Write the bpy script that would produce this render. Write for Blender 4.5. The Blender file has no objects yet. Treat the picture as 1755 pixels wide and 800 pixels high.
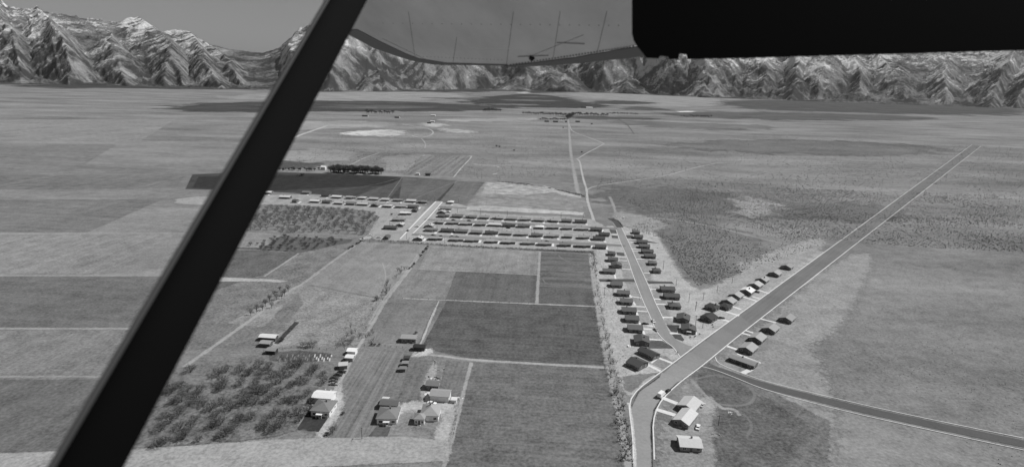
import bpy, math, random
import numpy as np
from mathutils import Vector, Matrix, geometry

random.seed(7)
rng = np.random.default_rng(7)
S = bpy.context.scene
COL = S.collection
R_ = math.radians

# ------------------------------------------------------------------ camera
PW, PH, FPX, CX, CY, HC = 1755, 800, 972.0, 877.5, 400.0, 160.0
PITCH, ROLL = 15.1, 1.6
cam = bpy.data.cameras.new('camera')
cam.sensor_fit = 'HORIZONTAL'
cam.sensor_width = 36.0
cam.lens = 36.0 * FPX / PW
cam.clip_start = 0.05
cam.clip_end = 80000
cam.dof.use_dof = True
cam.dof.focus_distance = 500
cam.dof.aperture_fstop = 2.0
camo = bpy.data.objects.new('camera', cam)
COL.objects.link(camo)
RM = Matrix.Rotation(R_(90 - PITCH), 3, 'X') @ Matrix.Rotation(R_(ROLL), 3, 'Z')
camo.matrix_world = Matrix.Translation((0, 0, HC)) @ RM.to_4x4()
S.camera = camo

# ------------------------------------------------------------------ sky, sun, exposure
SUN_EL = 50.0
SUN_DIR = Vector((0.985, 0.17, 0)).normalized()      # horizontal direction towards the sun
w = bpy.data.worlds.new('World'); S.world = w; w.use_nodes = True
nt = w.node_tree; nt.nodes.clear()
sky = nt.nodes.new('ShaderNodeTexSky'); sky.sky_type = 'NISHITA'; sky.sun_disc = False
sky.sun_elevation = R_(SUN_EL)
sky.sun_rotation = math.atan2(SUN_DIR.x, SUN_DIR.y)
bw = nt.nodes.new('ShaderNodeRGBToBW')
bg = nt.nodes.new('ShaderNodeBackground'); bg.inputs['Strength'].default_value = 0.052
wo = nt.nodes.new('ShaderNodeOutputWorld')
nt.links.new(sky.outputs[0], bw.inputs[0]); nt.links.new(bw.outputs[0], bg.inputs[0]); nt.links.new(bg.outputs[0], wo.inputs[0])
sl = bpy.data.lights.new('sun', 'SUN'); sl.energy = 4.3; sl.angle = R_(0.53); sl.color = (1, 1, 1)
so = bpy.data.objects.new('sun', sl); COL.objects.link(so)
sd = Vector((SUN_DIR.x * math.cos(R_(SUN_EL)), SUN_DIR.y * math.cos(R_(SUN_EL)), math.sin(R_(SUN_EL))))
so.rotation_euler = sd.to_track_quat('Z', 'Y').to_euler()
so.location = (0, 0, 400)
S.view_settings.view_transform = 'Standard'; S.view_settings.look = 'None'
S.view_settings.exposure = 0.0; S.view_settings.gamma = 1.0
S.cycles.max_bounces = 4; S.cycles.transparent_max_bounces = 12

# ------------------------------------------------------------------ pixel -> place on the ground
def ray(px, py):
    return RM @ Vector(((px - CX) / FPX, -(py - CY) / FPX, -1.0))
def G(px, py, z=0.0):
    d = ray(px, py)
    t = (z - HC) / min(d.z, -0.004)
    return Vector((d.x * t, d.y * t, z))
def ppm(p):                                           # picture pixels per metre at a place
    v = RM.transposed() @ (Vector((p[0], p[1], 0)) - Vector((0, 0, HC)))
    return FPX / -v.z
def proj(x, y, z=0.0):
    v = RM.transposed() @ Vector((x, y, z - HC))
    return (CX + FPX * v.x / -v.z, CY - FPX * v.y / -v.z) if v.z < -1 else (-9999, -9999)
def P3(px, py, d):                                    # a point D metres along the optical axis
    return Vector((0, 0, HC)) + ray(px, py) * d

# ------------------------------------------------------------------ materials
def alb(v):                                           # tone on sunlit level ground -> albedo
    c = v / 255.0
    c = ((c + .055) / 1.055) ** 2.4 if c > .04 else c / 12.92
    return c / 1.12
MATS = {}
def node(nt, t, **k):
    n = nt.nodes.new(t)
    for a, b in k.items(): setattr(n, a, b)
    return n
def mathn(nt, op, a, b=None, c=None, clamp=False):
    n = node(nt, 'ShaderNodeMath', operation=op, use_clamp=clamp)
    for i, v in enumerate((a, b, c)):
        if v is None: continue
        if isinstance(v, (int, float)): n.inputs[i].default_value = v
        else: nt.links.new(v, n.inputs[i])
    return n.outputs[0]
def noise(nt, vec, scale, detail=4, rough=.55, dim='3D'):
    n = node(nt, 'ShaderNodeTexNoise', noise_dimensions=dim)
    n.inputs['Scale'].default_value = scale; n.inputs['Detail'].default_value = detail; n.inputs['Roughness'].default_value = rough
    nt.links.new(vec, n.inputs['Vector'])
    return n.outputs['Fac']
def ground_mat(tone, big=.18, fine=.22, stripe=0.0, ang=0.0, sscale=.25, feather=False, dots=0.0, ragged=1.0, bigscale=.012, dotscale=.5, streak=0.0, ragscale=.12):
    key = ('g', tone, big, fine, stripe, ang, sscale, feather, dots, ragged, bigscale, dotscale, streak, ragscale)
    if key in MATS: return MATS[key]
    m = bpy.data.materials.new('ground_tone'); m.use_nodes = True; MATS[key] = m
    nt = m.node_tree; nt.nodes.clear()
    out = node(nt, 'ShaderNodeOutputMaterial'); dif = node(nt, 'ShaderNodeBsdfDiffuse')
    pos = node(nt, 'ShaderNodeNewGeometry').outputs['Position']
    v = mathn(nt, 'MULTIPLY_ADD', noise(nt, pos, bigscale, 6, .6), 4.5 * big, 1 - 2.25 * big)
    f = mathn(nt, 'ADD', mathn(nt, 'MULTIPLY_ADD', noise(nt, pos, .55, 4, .7), 7.0 * fine, -3.5 * fine), mathn(nt, 'MULTIPLY_ADD', noise(nt, pos, .09, 3, .6), 3.6 * fine, -1.8 * fine))
    v = mathn(nt, 'ADD', v, f)
    if stripe:
        mp = node(nt, 'ShaderNodeMapping'); mp.inputs['Rotation'].default_value = (0, 0, -R_(ang)); mp.vector_type = 'POINT'
        nt.links.new(pos, mp.inputs['Vector'])
        m2 = node(nt, 'ShaderNodeMapping'); m2.inputs['Scale'].default_value = (.018, 1, 1)
        nt.links.new(mp.outputs[0], m2.inputs['Vector'])
        s = noise(nt, m2.outputs[0], sscale, 4, .7)
        v = mathn(nt, 'ADD', v, mathn(nt, 'MULTIPLY_ADD', s, 6.0 * stripe, -3.0 * stripe))
    if streak:
        m3 = node(nt, 'ShaderNodeMapping'); m3.inputs['Scale'].default_value = (.0022, .006, 1); m3.inputs['Rotation'].default_value = (0, 0, .12)
        nt.links.new(pos, m3.inputs['Vector'])
        s = noise(nt, m3.outputs[0], 1.0, 8, .68)
        v = mathn(nt, 'ADD', v, mathn(nt, 'MULTIPLY_ADD', s, 2 * streak * 1.6, -streak * 1.6))
    if dots:
        s = noise(nt, pos, dotscale, 3, .8)
        s = mathn(nt, 'MULTIPLY', mathn(nt, 'SUBTRACT', s, .56, clamp=True), 7, clamp=True)
        v = mathn(nt, 'SUBTRACT', v, mathn(nt, 'MULTIPLY', s, dots))
    v = mathn(nt, 'MULTIPLY', mathn(nt, 'MAXIMUM', v, .15), alb(tone))
    nt.links.new(v, dif.inputs['Color'])
    if feather:
        at = node(nt, 'ShaderNodeAttribute', attribute_name='edge')
        n2 = noise(nt, pos, ragscale, 6, .7)
        e = mathn(nt, 'ADD', at.outputs['Fac'], mathn(nt, 'MULTIPLY_ADD', n2, 1.6 * ragged, -.8 * ragged))
        e = mathn(nt, 'MULTIPLY_ADD', e, 2.2, -.6, clamp=True)
        sn = node(nt, 'ShaderNodeVectorMath', operation='SNAP'); sn.inputs[1].default_value = (.11, .11, 50)
        nt.links.new(pos, sn.inputs[0]); wn = node(nt, 'ShaderNodeTexWhiteNoise', noise_dimensions='2D'); nt.links.new(sn.outputs[0], wn.inputs['Vector'])
        e = mathn(nt, 'GREATER_THAN', e, wn.outputs['Value'])
        tr = node(nt, 'ShaderNodeBsdfTransparent'); mx = node(nt, 'ShaderNodeMixShader')
        nt.links.new(e, mx.inputs[0]); nt.links.new(tr.outputs[0], mx.inputs[1]); nt.links.new(dif.outputs[0], mx.inputs[2])
        nt.links.new(mx.outputs[0], out.inputs[0])
    else:
        nt.links.new(dif.outputs[0], out.inputs[0])
    return m
def paint(a, var=.12, scale=1.5, rough=.75, spec=.2, metal=0.0, name='paint', courses=0.0):
    key = ('p', a, var, scale, rough, metal, courses)
    if key in MATS: return MATS[key]
    m = bpy.data.materials.new(name); m.use_nodes = True; MATS[key] = m
    nt = m.node_tree; b = nt.nodes['Principled BSDF']
    tc = node(nt, 'ShaderNodeTexCoord')
    oi = node(nt, 'ShaderNodeObjectInfo')
    n = noise(nt, tc.outputs['Object'], scale, 5, .65)
    v = mathn(nt, 'MULTIPLY_ADD', n, 2 * var * a, a * (1 - var))
    v = mathn(nt, 'MULTIPLY', v, mathn(nt, 'MULTIPLY_ADD', oi.outputs['Random'], .16, .92))
    if courses:
        wv = node(nt, 'ShaderNodeTexWave', bands_direction='Y'); wv.inputs['Scale'].default_value = courses; wv.inputs['Distortion'].default_value = .6
        nt.links.new(tc.outputs['Object'], wv.inputs['Vector'])
        v = mathn(nt, 'MULTIPLY', v, mathn(nt, 'MULTIPLY_ADD', wv.outputs['Fac'], .12, .94))
    nt.links.new(v, b.inputs['Base Color'])
    b.inputs['Roughness'].default_value = rough; b.inputs['Specular IOR Level'].default_value = spec; b.inputs['Metallic'].default_value = metal
    return m
GLASS = paint(.03, .1, 2, .12, .5, name='window_glass')
TRIM = paint(.72, .06, 3, .6, name='white_trim')
CONC = paint(.55, .12, .6, .9, name='concrete')
WOOD = paint(.09, .3, 3, .9, name='weathered_wood')
BARK = paint(.085, .3, 2, .95, name='bark')
TWIG = paint(.17, .35, .6, .95, name='bare_twigs')
TWIG2 = paint(.105, .35, .6, .95, name='dense_twigs')
RUBBER = paint(.02, .1, 4, .8, name='rubber')
CHROME = paint(.6, .05, 4, .25, .5, .9, name='chrome')

# ------------------------------------------------------------------ mesh helpers
class MB:
    def __init__(s): s.v = []; s.f = []
    def add(s, vs, fs):
        n = len(s.v); s.v += [tuple(p) for p in vs]; s.f += [tuple(i + n for i in f) for f in fs]; return s
    def box(s, a, b):
        x0, y0, z0 = a; x1, y1, z1 = b
        return s.add([(x0, y0, z0), (x1, y0, z0), (x1, y1, z0), (x0, y1, z0), (x0, y0, z1), (x1, y0, z1), (x1, y1, z1), (x0, y1, z1)],
                     [(3, 2, 1, 0), (4, 5, 6, 7), (0, 1, 5, 4), (1, 2, 6, 5), (2, 3, 7, 6), (3, 0, 4, 7)])
    def hexa(s, bot, top):                              # two quads, bottom and top, counter-clockwise from above
        return s.add(list(bot) + list(top), [(3, 2, 1, 0), (4, 5, 6, 7), (0, 1, 5, 4), (1, 2, 6, 5), (2, 3, 7, 6), (3, 0, 4, 7)])
    def prism(s, pts, d):                               # closed outline PTS swept by the vector D
        n = len(pts); d = Vector(d)
        vs = [Vector(p) for p in pts]; vs += [p + d for p in vs]
        return s.add(vs, [tuple(range(n - 1, -1, -1)), tuple(range(n, 2 * n))] + [(i, (i + 1) % n, n + (i + 1) % n, n + i) for i in range(n)])
    def tube(s, p0, p1, r0, r1, n=5):
        p0 = Vector(p0); p1 = Vector(p1); d = (p1 - p0)
        if d.length < 1e-6: return s
        q = d.to_track_quat('Z', 'Y'); vs = []
        for p, r in ((p0, r0), (p1, r1)):
            for k in range(n):
                a = 2 * math.pi * k / n
                vs.append(p + q @ Vector((r * math.cos(a), r * math.sin(a), 0)))
        return s.add(vs, [(k, (k + 1) % n, n + (k + 1) % n, n + k) for k in range(n)] + [tuple(range(n - 1, -1, -1)), tuple(range(n, 2 * n))])
    def mesh(s, name, mat):
        me = bpy.data.meshes.new(name); me.from_pydata(s.v, [], s.f); me.update()
        if mat: me.materials.append(mat)
        return me
    def build(s, name, mat, parent=None, loc=(0, 0, 0), rz=0.0):
        return link(name, s.mesh(name, mat), parent, loc, rz)
def link(name, me, parent=None, loc=(0, 0, 0), rz=0.0):
    o = bpy.data.objects.new(name, me); COL.objects.link(o)
    o.location = loc; o.rotation_euler = (0, 0, rz)
    if parent: o.parent = parent
    return o
def tag(o, label, cat, group=None, kind=None):
    if label: o['label'] = label
    if cat: o['category'] = cat
    if group: o['group'] = group
    if kind: o['kind'] = kind
    return o
def thing(name, label, cat, loc, rz=0.0, group=None):
    o = bpy.data.objects.new(name, None); COL.objects.link(o)
    o.location = loc; o.rotation_euler = (0, 0, rz); o.empty_display_size = .5
    return tag(o, label, cat, group)
def copy_tree(o, parent=None):
    c = o.copy(); COL.objects.link(c)
    if parent: c.parent = parent
    for ch in list(o.children): copy_tree(ch, c)
    return c
def struct(o):
    o['kind'] = 'structure'; return o

# ------------------------------------------------------------------ ground sheets
LAYER = [0]
def lift(): LAYER[0] += 1; return .004 + .0005 * LAYER[0]
def rounded(poly, it=2):
    p = [Vector(q) for q in poly]
    for _ in range(it):
        p = [v for a, b in zip(p, p[1:] + p[:1]) for v in (a.lerp(b, .25), a.lerp(b, .75))]
    return [tuple(q) for q in p]
def sheet(name, poly, mat, feather=0.0, px=True, z=None):
    """one flat piece of ground; FEATHER metres of ragged rim"""
    z = lift() if z is None else z
    pts = [G(*p).xy for p in poly] if px else [Vector(p) for p in poly]
    area = sum(a.x * b.y - b.x * a.y for a, b in zip(pts, pts[1:] + pts[:1]))
    if area < 0: pts = pts[::-1]
    n = len(pts)
    if feather:
        dense = []
        for a, b in zip(pts, pts[1:] + pts[:1]):
            k = max(1, min(24, int((b - a).length / (feather * 2.5))))
            dense += [a.lerp(b, i / k) for i in range(k)]
        pts = dense; n = len(pts)
        inn = []
        out = []
        for i in range(n):
            p, a, b = pts[i], pts[i - 1], pts[(i + 1) % n]
            t = ((p - a).normalized() + (b - p).normalized())
            t = t.normalized() if t.length > 1e-6 else (b - p).normalized()
            nn = Vector((-t.y, t.x))
            inn.append(p + nn * feather * .5); out.append(p - nn * feather * .5)
        vs = [(p.x, p.y, z) for p in out] + [(p.x, p.y, z + random.uniform(0, .00015)) for p in inn]
        tri = geometry.tessellate_polygon([[Vector((p.x, p.y, 0)) for p in inn]])
        fs = [(i, (i + 1) % n, n + (i + 1) % n, n + i) for i in range(n)] + [tuple(n + i for i in t) for t in tri]
        edge = [0.0] * n + [1.0] * n
    else:
        vs = [(p.x, p.y, z) for p in pts]
        fs = [tuple(t) for t in geometry.tessellate_polygon([[Vector((p.x, p.y, 0)) for p in pts]])]
        edge = [1.0] * n
    me = bpy.data.meshes.new(name); me.from_pydata(vs, [], fs)
    at = me.attributes.new('edge', 'FLOAT', 'POINT'); at.data.foreach_set('value', edge)
    me.materials.append(mat); me.update()
    return struct(link(name, me))
def smooth(pts, it=2):
    for _ in range(it):
        q = [pts[0]]
        for a, b in zip(pts, pts[1:]): q += [a.lerp(b, .25), a.lerp(b, .75)]
        pts = q + [pts[-1]]
    return pts
def ribbon(name, line, width, mat, px=True, sm=2, rag=.35, height=0.0, z=None):
    """a strip along LINE with soft rims (rag metres each side), or a raised kerb when HEIGHT is set"""
    z = lift() if z is None else z
    pts = [G(*p).xy for p in line] if px else [Vector(p) for p in line]
    if sm: pts = smooth(pts, sm)
    vs, fs, ed = [], [], []
    n = len(pts)
    for i, p in enumerate(pts):
        t = (pts[min(i + 1, n - 1)] - pts[max(i - 1, 0)]).normalized(); nn = Vector((-t.y, t.x))
        rag = min(rag, .42 * (width if not isinstance(width, (tuple, list)) else min(width)))
        wd = width if not isinstance(width, (tuple, list)) else width[0] + (width[1] - width[0]) * i / (n - 1)
        if height:
            for s, zz in ((.5, z), (.5, z + height), (-.5, z + height), (-.5, z)):
                q = p + nn * wd * s; vs.append((q.x, q.y, zz)); ed.append(1.0)
        else:
            for s, e in ((wd / 2 + rag, 0.0), (wd / 2 - rag, 1.0), (-wd / 2 + rag, 1.0), (-wd / 2 - rag, 0.0)):
                q = p + nn * s; vs.append((q.x, q.y, z)); ed.append(e)
        if i:
            for k in range(3): fs.append((4 * i - 4 + k, 4 * i + k, 4 * i + k + 1, 4 * i - 3 + k))
    me = bpy.data.meshes.new(name); me.from_pydata(vs, [], [f[::-1] for f in fs])
    at = me.attributes.new('edge', 'FLOAT', 'POINT'); at.data.foreach_set('value', ed)
    me.materials.append(mat); me.update()
    return struct(link(name, me))
def fm(tone, **k):
    k.setdefault('feather', True); return ground_mat(tone, **k)

# base plain
gm = MB(); gm.add([(-40000, -3000, 0), (40000, -3000, 0), (40000, 60000, 0), (-40000, 60000, 0)], [(0, 1, 2, 3)])
struct(gm.build('ground', ground_mat(133, big=.10, fine=.20, streak=.62, dots=.26, dotscale=.3)))

ROW = -4.5                                             # the tract's rows run along this bearing (degrees)
HWY = 48.6                                             # the curved road's straight part

# ------------------------------------------------------------------ far plain: bands of darker and lighter farmland
def far(poly, tone, f=60, **k):
    k['ragged'] = k.get('ragged', 1.3) * 1.35; k.setdefault('streak', .2)
    k.setdefault('ragscale', .35 / f)
    return sheet('farmland', rounded(poly), fm(tone, big=.25, fine=.2, bigscale=.006, **k), f * 4)
far([(0, 150), (300, 152), (545, 157), (760, 157), (1000, 160), (1000, 150), (740, 146), (500, 146), (0, 130)], 72, 200)
far([(380, 163), (560, 158), (720, 157.5), (810, 161), (790, 171), (650, 173), (540, 172.5), (380, 171)], 148, 80)
far([(300, 178), (520, 173), (680, 174), (820, 180), (900, 184), (820, 190), (640, 191), (520, 190), (300, 193)], 78, 60)
far([(560, 179), (700, 181), (760, 184), (690, 187), (560, 186)], 95, 40)
far([(790, 176), (840, 164), (900, 160), (965, 166), (1000, 176), (1060, 183), (980, 186), (900, 184), (830, 181)], 72, 60)
far([(852, 171), (900, 170.5), (955, 172.5), (960, 174), (880, 173)], 112, 40)
far([(812, 178), (870, 177.6), (930, 179.5), (925, 181), (840, 180)], 118, 40)
far([(880, 165), (930, 165.5), (950, 167), (900, 167)], 105, 40)
far([(560, 176), (640, 175.6), (700, 177), (620, 177.4)], 104, 40)
far([(540, 183.5), (640, 183), (720, 185), (640, 185.6)], 112, 30)
far([(700, 167), (800, 168), (860, 170), (780, 170.4)], 96, 40)
far([(800, 161), (840, 156), (905, 157), (880, 163), (810, 166)], 128, 60)
far([(885, 158), (905, 157), (910, 160), (890, 161)], 170, 30)
far([(960, 160), (1060, 158), (1100, 163), (1240, 168), (1260, 182), (1110, 184), (1060, 172), (980, 166)], 146, 60)
far([(1010, 174), (1060, 172), (1135, 176), (1110, 179), (1030, 179)], 82, 40)
far([(1055, 187), (1090, 182), (1125, 185), (1160, 190), (1090, 189)], 92, 40)
far([(1230, 172), (1400, 172), (1755, 182), (1755, 200), (1400, 192), (1260, 186)], 88, 100)
far([(1120, 192), (1330, 192), (1600, 200), (1600, 206), (1320, 206), (1150, 199)], 98, 50)
far([(960, 198), (1090, 201), (1150, 205), (1000, 205)], 88, 30)
far([(740, 204), (920, 201), (930, 207), (760, 209)], 160, 25)
far([(1160, 191), (1190, 190.4), (1191, 192), (1163, 192.8)], 215, 15)
far([(480, 210), (600, 206), (700, 212), (660, 218), (540, 222), (470, 222)], 152, 25)
far([(440, 262), (560, 252), (640, 262), (560, 282), (440, 285)], 146, 20)
far([(640, 268), (720, 262), (760, 272), (740, 290), (660, 296)], 150, 12)
far([(700, 283), (760, 272), (800, 290), (770, 301), (690, 301)], 138, 8)
far([(480, 276), (520, 276), (560, 284), (470, 292), (440, 288)], 88, 12)
far([(578, 228), (625, 224), (668, 221), (672, 229), (640, 233), (600, 232)], 205, 10, ragged=1.9)
far([(630, 228), (680, 222), (700, 226), (672, 234), (650, 235)], 188, 10, ragged=1.9)
far([(720, 210), (752, 211), (770, 216), (730, 219)], 180, 12, ragged=1.9)
far([(752, 219), (800, 223), (830, 226), (790, 229), (756, 225)], 172, 10, ragged=1.9)
far([(1060, 205), (1180, 212), (1320, 215), (1320, 222), (1180, 222), (1060, 213)], 118, 30)
far([(1150, 245), (1300, 238), (1600, 248), (1600, 268), (1300, 262), (1170, 256)], 116, 30)
far([(1020, 330), (1120, 318), (1250, 335), (1330, 345), (1560, 352), (1560, 380), (1330, 372), (1180, 366), (1050, 356)], 112, 14, ragged=1.7, dots=.25)
far([(1130, 372), (1200, 380), (1300, 400), (1316, 470), (1240, 490), (1180, 480), (1150, 440), (1110, 395)], 119, 7, ragged=1.7, dots=.3)
far([(1250, 345), (1300, 338), (1340, 350), (1320, 372), (1270, 368)], 150, 10, ragged=1.8)
far([(1255, 452), (1280, 448), (1310, 468), (1330, 478), (1300, 476)], 150, 5, ragged=1.6)
far([(1262, 464), (1306, 468), (1302, 473), (1280, 472)], 85, 3, ragged=1.6)

DIRT = dict(big=.1, fine=.15)
def track(line, tone, wd, sm=2, rag=.7, name='dirt_track'):
    return ribbon(name, line, wd, fm(tone, ragged=1.1, **DIRT), sm=sm, rag=rag)
track([(974, 205), (976, 228), (977, 250), (979, 268), (983, 290), (988, 318), (994, 345)], 158, 7, rag=3)
track([(976, 214), (980, 226), (1005, 234), (1036, 246)], 172, 3, rag=1.2)
track([(1036, 246), (1022, 254), (1006, 262), (990, 272)], 175, 3, sm=1, rag=1.2)
track([(988, 272), (994, 276), (997, 295), (1001, 312), (1006, 325), (1006, 340), (1010, 355), (1014, 366), (1017, 376), (1024, 390)], 178, 3.4, rag=1.0)
track([(1006, 325), (1018, 319), (1060, 313), (1140, 302), (1180, 290), (1220, 281), (1234, 279), (1300, 281)], 178, 2.2, rag=1.0)
track([(440, 244), (520, 250), (640, 260), (760, 266), (880, 270), (990, 273), (1150, 276), (1316, 282), (1600, 296)], 152, 3, rag=1.5)
track([(780, 304), (860, 306), (940, 311), (1000, 316)], 158, 2, rag=1)
track([(777, 304), (790, 288), (810, 268), (804, 267)], 182, 2.6, rag=1)
track([(478, 248), (505, 235), (530, 226), (560, 216)], 188, 9, rag=4)
track([(440, 222), (560, 230), (640, 231)], 150, 4, rag=3)
track([(690, 213), (720, 218), (740, 222), (744, 230), (722, 237), (705, 232)], 178, 4, rag=2)
track([(722, 237), (730, 246), (728, 254)], 165, 3, rag=2)
track([(760, 219), (860, 221), (955, 227)], 158, 4, rag=2.5)
track([(812, 281), (824, 283), (850, 284), (856, 287)], 190, 2.5, rag=1.4)
track([(844, 299), (852, 297)], 185, 3, rag=1.2)
track([(1060, 205), (1075, 213), (1087, 230)], 105, 4, rag=3)
track([(1065, 362), (1070, 378), (1075, 385)], 148, 5, rag=3)
track([(1045, 337), (1052, 352), (1058, 376)], 150, 4, rag=2.5)
track([(1120, 373), (1180, 380), (1240, 392), (1316, 412), (1500, 450)], 146, 5, rag=3)
track([(700, 288), (716, 275), (728, 265)], 160, 3, rag=2)
track([(600, 283), (625, 270), (650, 262)], 155, 4, rag=3)

# ------------------------------------------------------------------ fields
def field(poly, tone, f=1.2, **k):
    k.setdefault('big', .16); k.setdefault('fine', .24); k.setdefault('ragged', .9)
    return sheet('field', poly, fm(tone, **k), f)
# dark fields beyond the upper house rows
field([(330, 299), (452, 294), (552, 297), (690, 303), (780, 309), (770, 345), (735, 344), (600, 336), (452, 328), (318, 324)], 76, 3, stripe=.1, ang=88, sscale=.05)
field([(340, 303), (452, 300), (590, 299), (688, 304), (668, 318), (560, 322), (452, 328), (330, 322)], 60, 4, stripe=.1, ang=88, sscale=.05, ragged=1.4)
field([(655, 319), (700, 305), (668, 340), (610, 336)], 92, 2, stripe=.15, ang=88, sscale=.05)
field([(690, 304), (783, 309), (748, 344), (684, 341)], 104, 2, stripe=.16, ang=88, sscale=.05)
field([(784, 310), (831, 312), (799, 350), (752, 347)], 112, 2, stripe=.14, ang=88, sscale=.06)
field([(833, 312), (880, 312), (935, 320), (995, 336), (1001, 366), (930, 362), (860, 359), (797, 357)], 142, 2, big=.22, fine=.3, bigscale=.03, stripe=.1, ang=-5, sscale=.1)
field([(834, 313), (880, 313), (935, 321), (960, 329), (900, 334), (825, 332)], 165, 5, ragged=1.9, fine=.45, bigscale=.05)
field([(797, 354), (830, 352), (900, 357), (1000, 364), (1001, 369), (900, 364), (797, 360)], 182, 4, ragged=1.8, big=.2)
field([(930, 318), (996, 333), (997, 340), (960, 333)], 175, 3, ragged=1.6)
field([(722, 268), (806, 268), (777, 302), (692, 300)], 128, 4, stripe=.30, ang=86, sscale=.10)
# orchard ground
field([(380, 352), (560, 354), (652, 362), (628, 405), (600, 410), (380, 402)], 128, 3, fine=.3, stripe=.1, ang=-5)
field([(360, 424), (452, 424), (480, 405), (605, 410), (580, 428), (520, 434), (452, 428)], 98, 3, fine=.3)
field([(452, 398), (482, 403), (452, 424), (380, 424), (380, 398)], 140, 3)
field([(360, 428), (452, 429), (512, 434), (452, 470), (360, 520)], 104, 2, fine=.3)
field([(512, 434), (612, 413), (520, 484), (452, 526), (300, 590), (300, 520), (452, 470)], 124, 2, fine=.35, stripe=.1, ang=60)
field([(360, 474), (452, 478), (495, 481), (480, 484), (452, 482), (360, 482)], 170, 1.5)
# big pasture
field([(614, 414), (733, 420), (660, 512), (520, 486)], 140, 2, stripe=.12, ang=80, sscale=.08, fine=.2)
field([(518, 487), (660, 514), (612, 592), (470, 596), (440, 585), (300, 600)], 140, 2, stripe=.16, ang=72, sscale=.06, fine=.3, big=.2, bigscale=.04)
field([(300, 545), (452, 560), (510, 500), (520, 520), (470, 580), (452, 590), (300, 600)], 122, 3, ragged=1.6, fine=.3)
field([(470, 588), (505, 551), (513, 552), (478, 589)], 68, 1.2)
# patchwork of fields in the middle
field([(736, 421), (922, 431), (921, 469), (717, 461)], 142, 1.2, stripe=.10, ang=86, sscale=.12)
field([(928, 432), (1012, 436), (1019, 493), (923, 489)], 108, 1.0, stripe=.28, ang=-4, sscale=.14)
field([(923, 490), (1019, 494), (1023, 524), (921, 520)], 102, 1.0, stripe=.10, ang=86, sscale=.1)
field([(782, 464), (921, 471), (919, 519), (764, 513)], 106, 1.0, stripe=.14, ang=86, sscale=.15)
field([(716, 462), (781, 464), (762, 512), (688, 509)], 130, 1.2, stripe=.12, ang=82, sscale=.12, fine=.25)
field([(684, 514), (751, 517), (718, 590), (640, 586)], 128, 1.2, stripe=.14, ang=80, sscale=.12, fine=.2)
field([(766, 515), (1023, 526), (1041, 626), (940, 622), (800, 613), (722, 596)], 97, 1.0, stripe=.16, ang=-4, sscale=.35, fine=.28)
field([(810, 620), (1043, 631), (1066, 752), (1078, 830), (745, 830), (775, 752)], 112, 1.0, stripe=.15, ang=-3, sscale=.45, fine=.28)
field([(610, 599), (697, 603), (690, 620), (640, 752), (612, 830), (535, 830), (580, 700), (572, 680)], 126, 1.2, stripe=.28, ang=87, sscale=.4, fine=.18)
field([(703, 616), (741, 617), (722, 690), (680, 688)], 118, 1.0, stripe=.14, ang=86, sscale=.4)
field([(765, 616), (806, 620), (792, 681), (752, 676)], 118, 1.0, stripe=.14, ang=86, sscale=.4)
# the same farmland going on to either side
for poly, t, a in [([(-500, 345), (280, 341), (150, 398), (-500, 398)], 122, -5), ([(-500, 404), (300, 402), (190, 470), (-500, 468)], 138, 85), ([(-500, 474), (340, 474), (240, 560), (-500, 560)], 112, -5), ([(-500, 566), (230, 566), (120, 640), (-500, 640)], 132, 85), ([(-500, 650), (190, 650), (90, 820), (-500, 820)], 108, 84),
                   ([(-500, 300), (318, 300), (300, 322), (-500, 330)], 118, 86), ([(-500, 250), (200, 248), (120, 296), (-500, 296)], 126, -5), ([(-500, 205), (300, 205), (240, 242), (-500, 242)], 140, 85)]:
    field(poly, t, 2, stripe=.14, ang=a, sscale=.1)
track([(1186, 706), (1230, 722), (1270, 735), (1340, 756)], 62, .7, rag=.3); track([(1196, 714), (1240, 730), (1300, 750), (1360, 772)], 66, .7, rag=.3)
track([(-500, 402), (160, 400), (320, 400)], 158, 2.4); track([(-500, 471), (190, 472), (330, 472)], 150, 2.4); track([(-500, 563), (120, 563), (238, 563)], 158, 2.2); track([(-500, 645), (60, 645), (200, 645)], 150, 2)
for y in (446, 455, 465, 474, 483): track([(927, y), (940, y - 1.5), (958, y + .5), (972, y + 1)], 88, .9, rag=.4)
track([(957, 437), (966, 446), (980, 449), (1000, 450), (1014, 455)], 128, 1.0, rag=.4)
track([(930, 478), (936, 487), (960, 489), (1010, 491)], 124, 1.2, rag=.5)
for x0, x1 in ((800, 812), (860, 868), (905, 908)): track([(x0, 432), (x1, 466)], 150, .7, rag=.3)
# lanes and headlands
track([(724, 430), (700, 466), (660, 515), (640, 552), (618, 588), (604, 612), (590, 640), (576, 668), (560, 700), (548, 735), (536, 790)], 164, 2.6, rag=1.2)
track([(716, 436), (694, 470), (654, 516), (632, 556)], 160, 2.0, rag=.9)
track([(616, 415), (560, 455), (520, 486), (498, 497), (452, 532), (300, 640)], 160, 3.0, rag=1)
track([(512, 434), (480, 456), (452, 474)], 158, 2, rag=.8)
track([(752, 515), (738, 548), (720, 592), (706, 612)], 178, 1.6, rag=.7)
track([(720, 606), (760, 610), (800, 616), (900, 622), (1044, 630)], 168, 2.4, rag=.7)
track([(690, 511), (760, 514), (900, 520), (1024, 525)], 172, 1.8, rag=.7)
track([(925, 431), (923, 470), (920, 520)], 160, 2.4, rag=.8)
track([(717, 461), (800, 465), (923, 471)], 158, 2.0, rag=.8)
track([(520, 487), (590, 484), (660, 514)], 150, 1.5, rag=.8)
track([(655, 450), (662, 470), (658, 490), (645, 512)], 158, 1.2, rag=.6)
track([(808, 621), (800, 650), (790, 690), (775, 752), (760, 800)], 160, 2.0, rag=.7)
track([(1012, 434), (1020, 500), (1032, 570), (1046, 640), (1060, 700), (1072, 760), (1080, 810)], 160, 4.0, rag=1.5)
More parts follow.
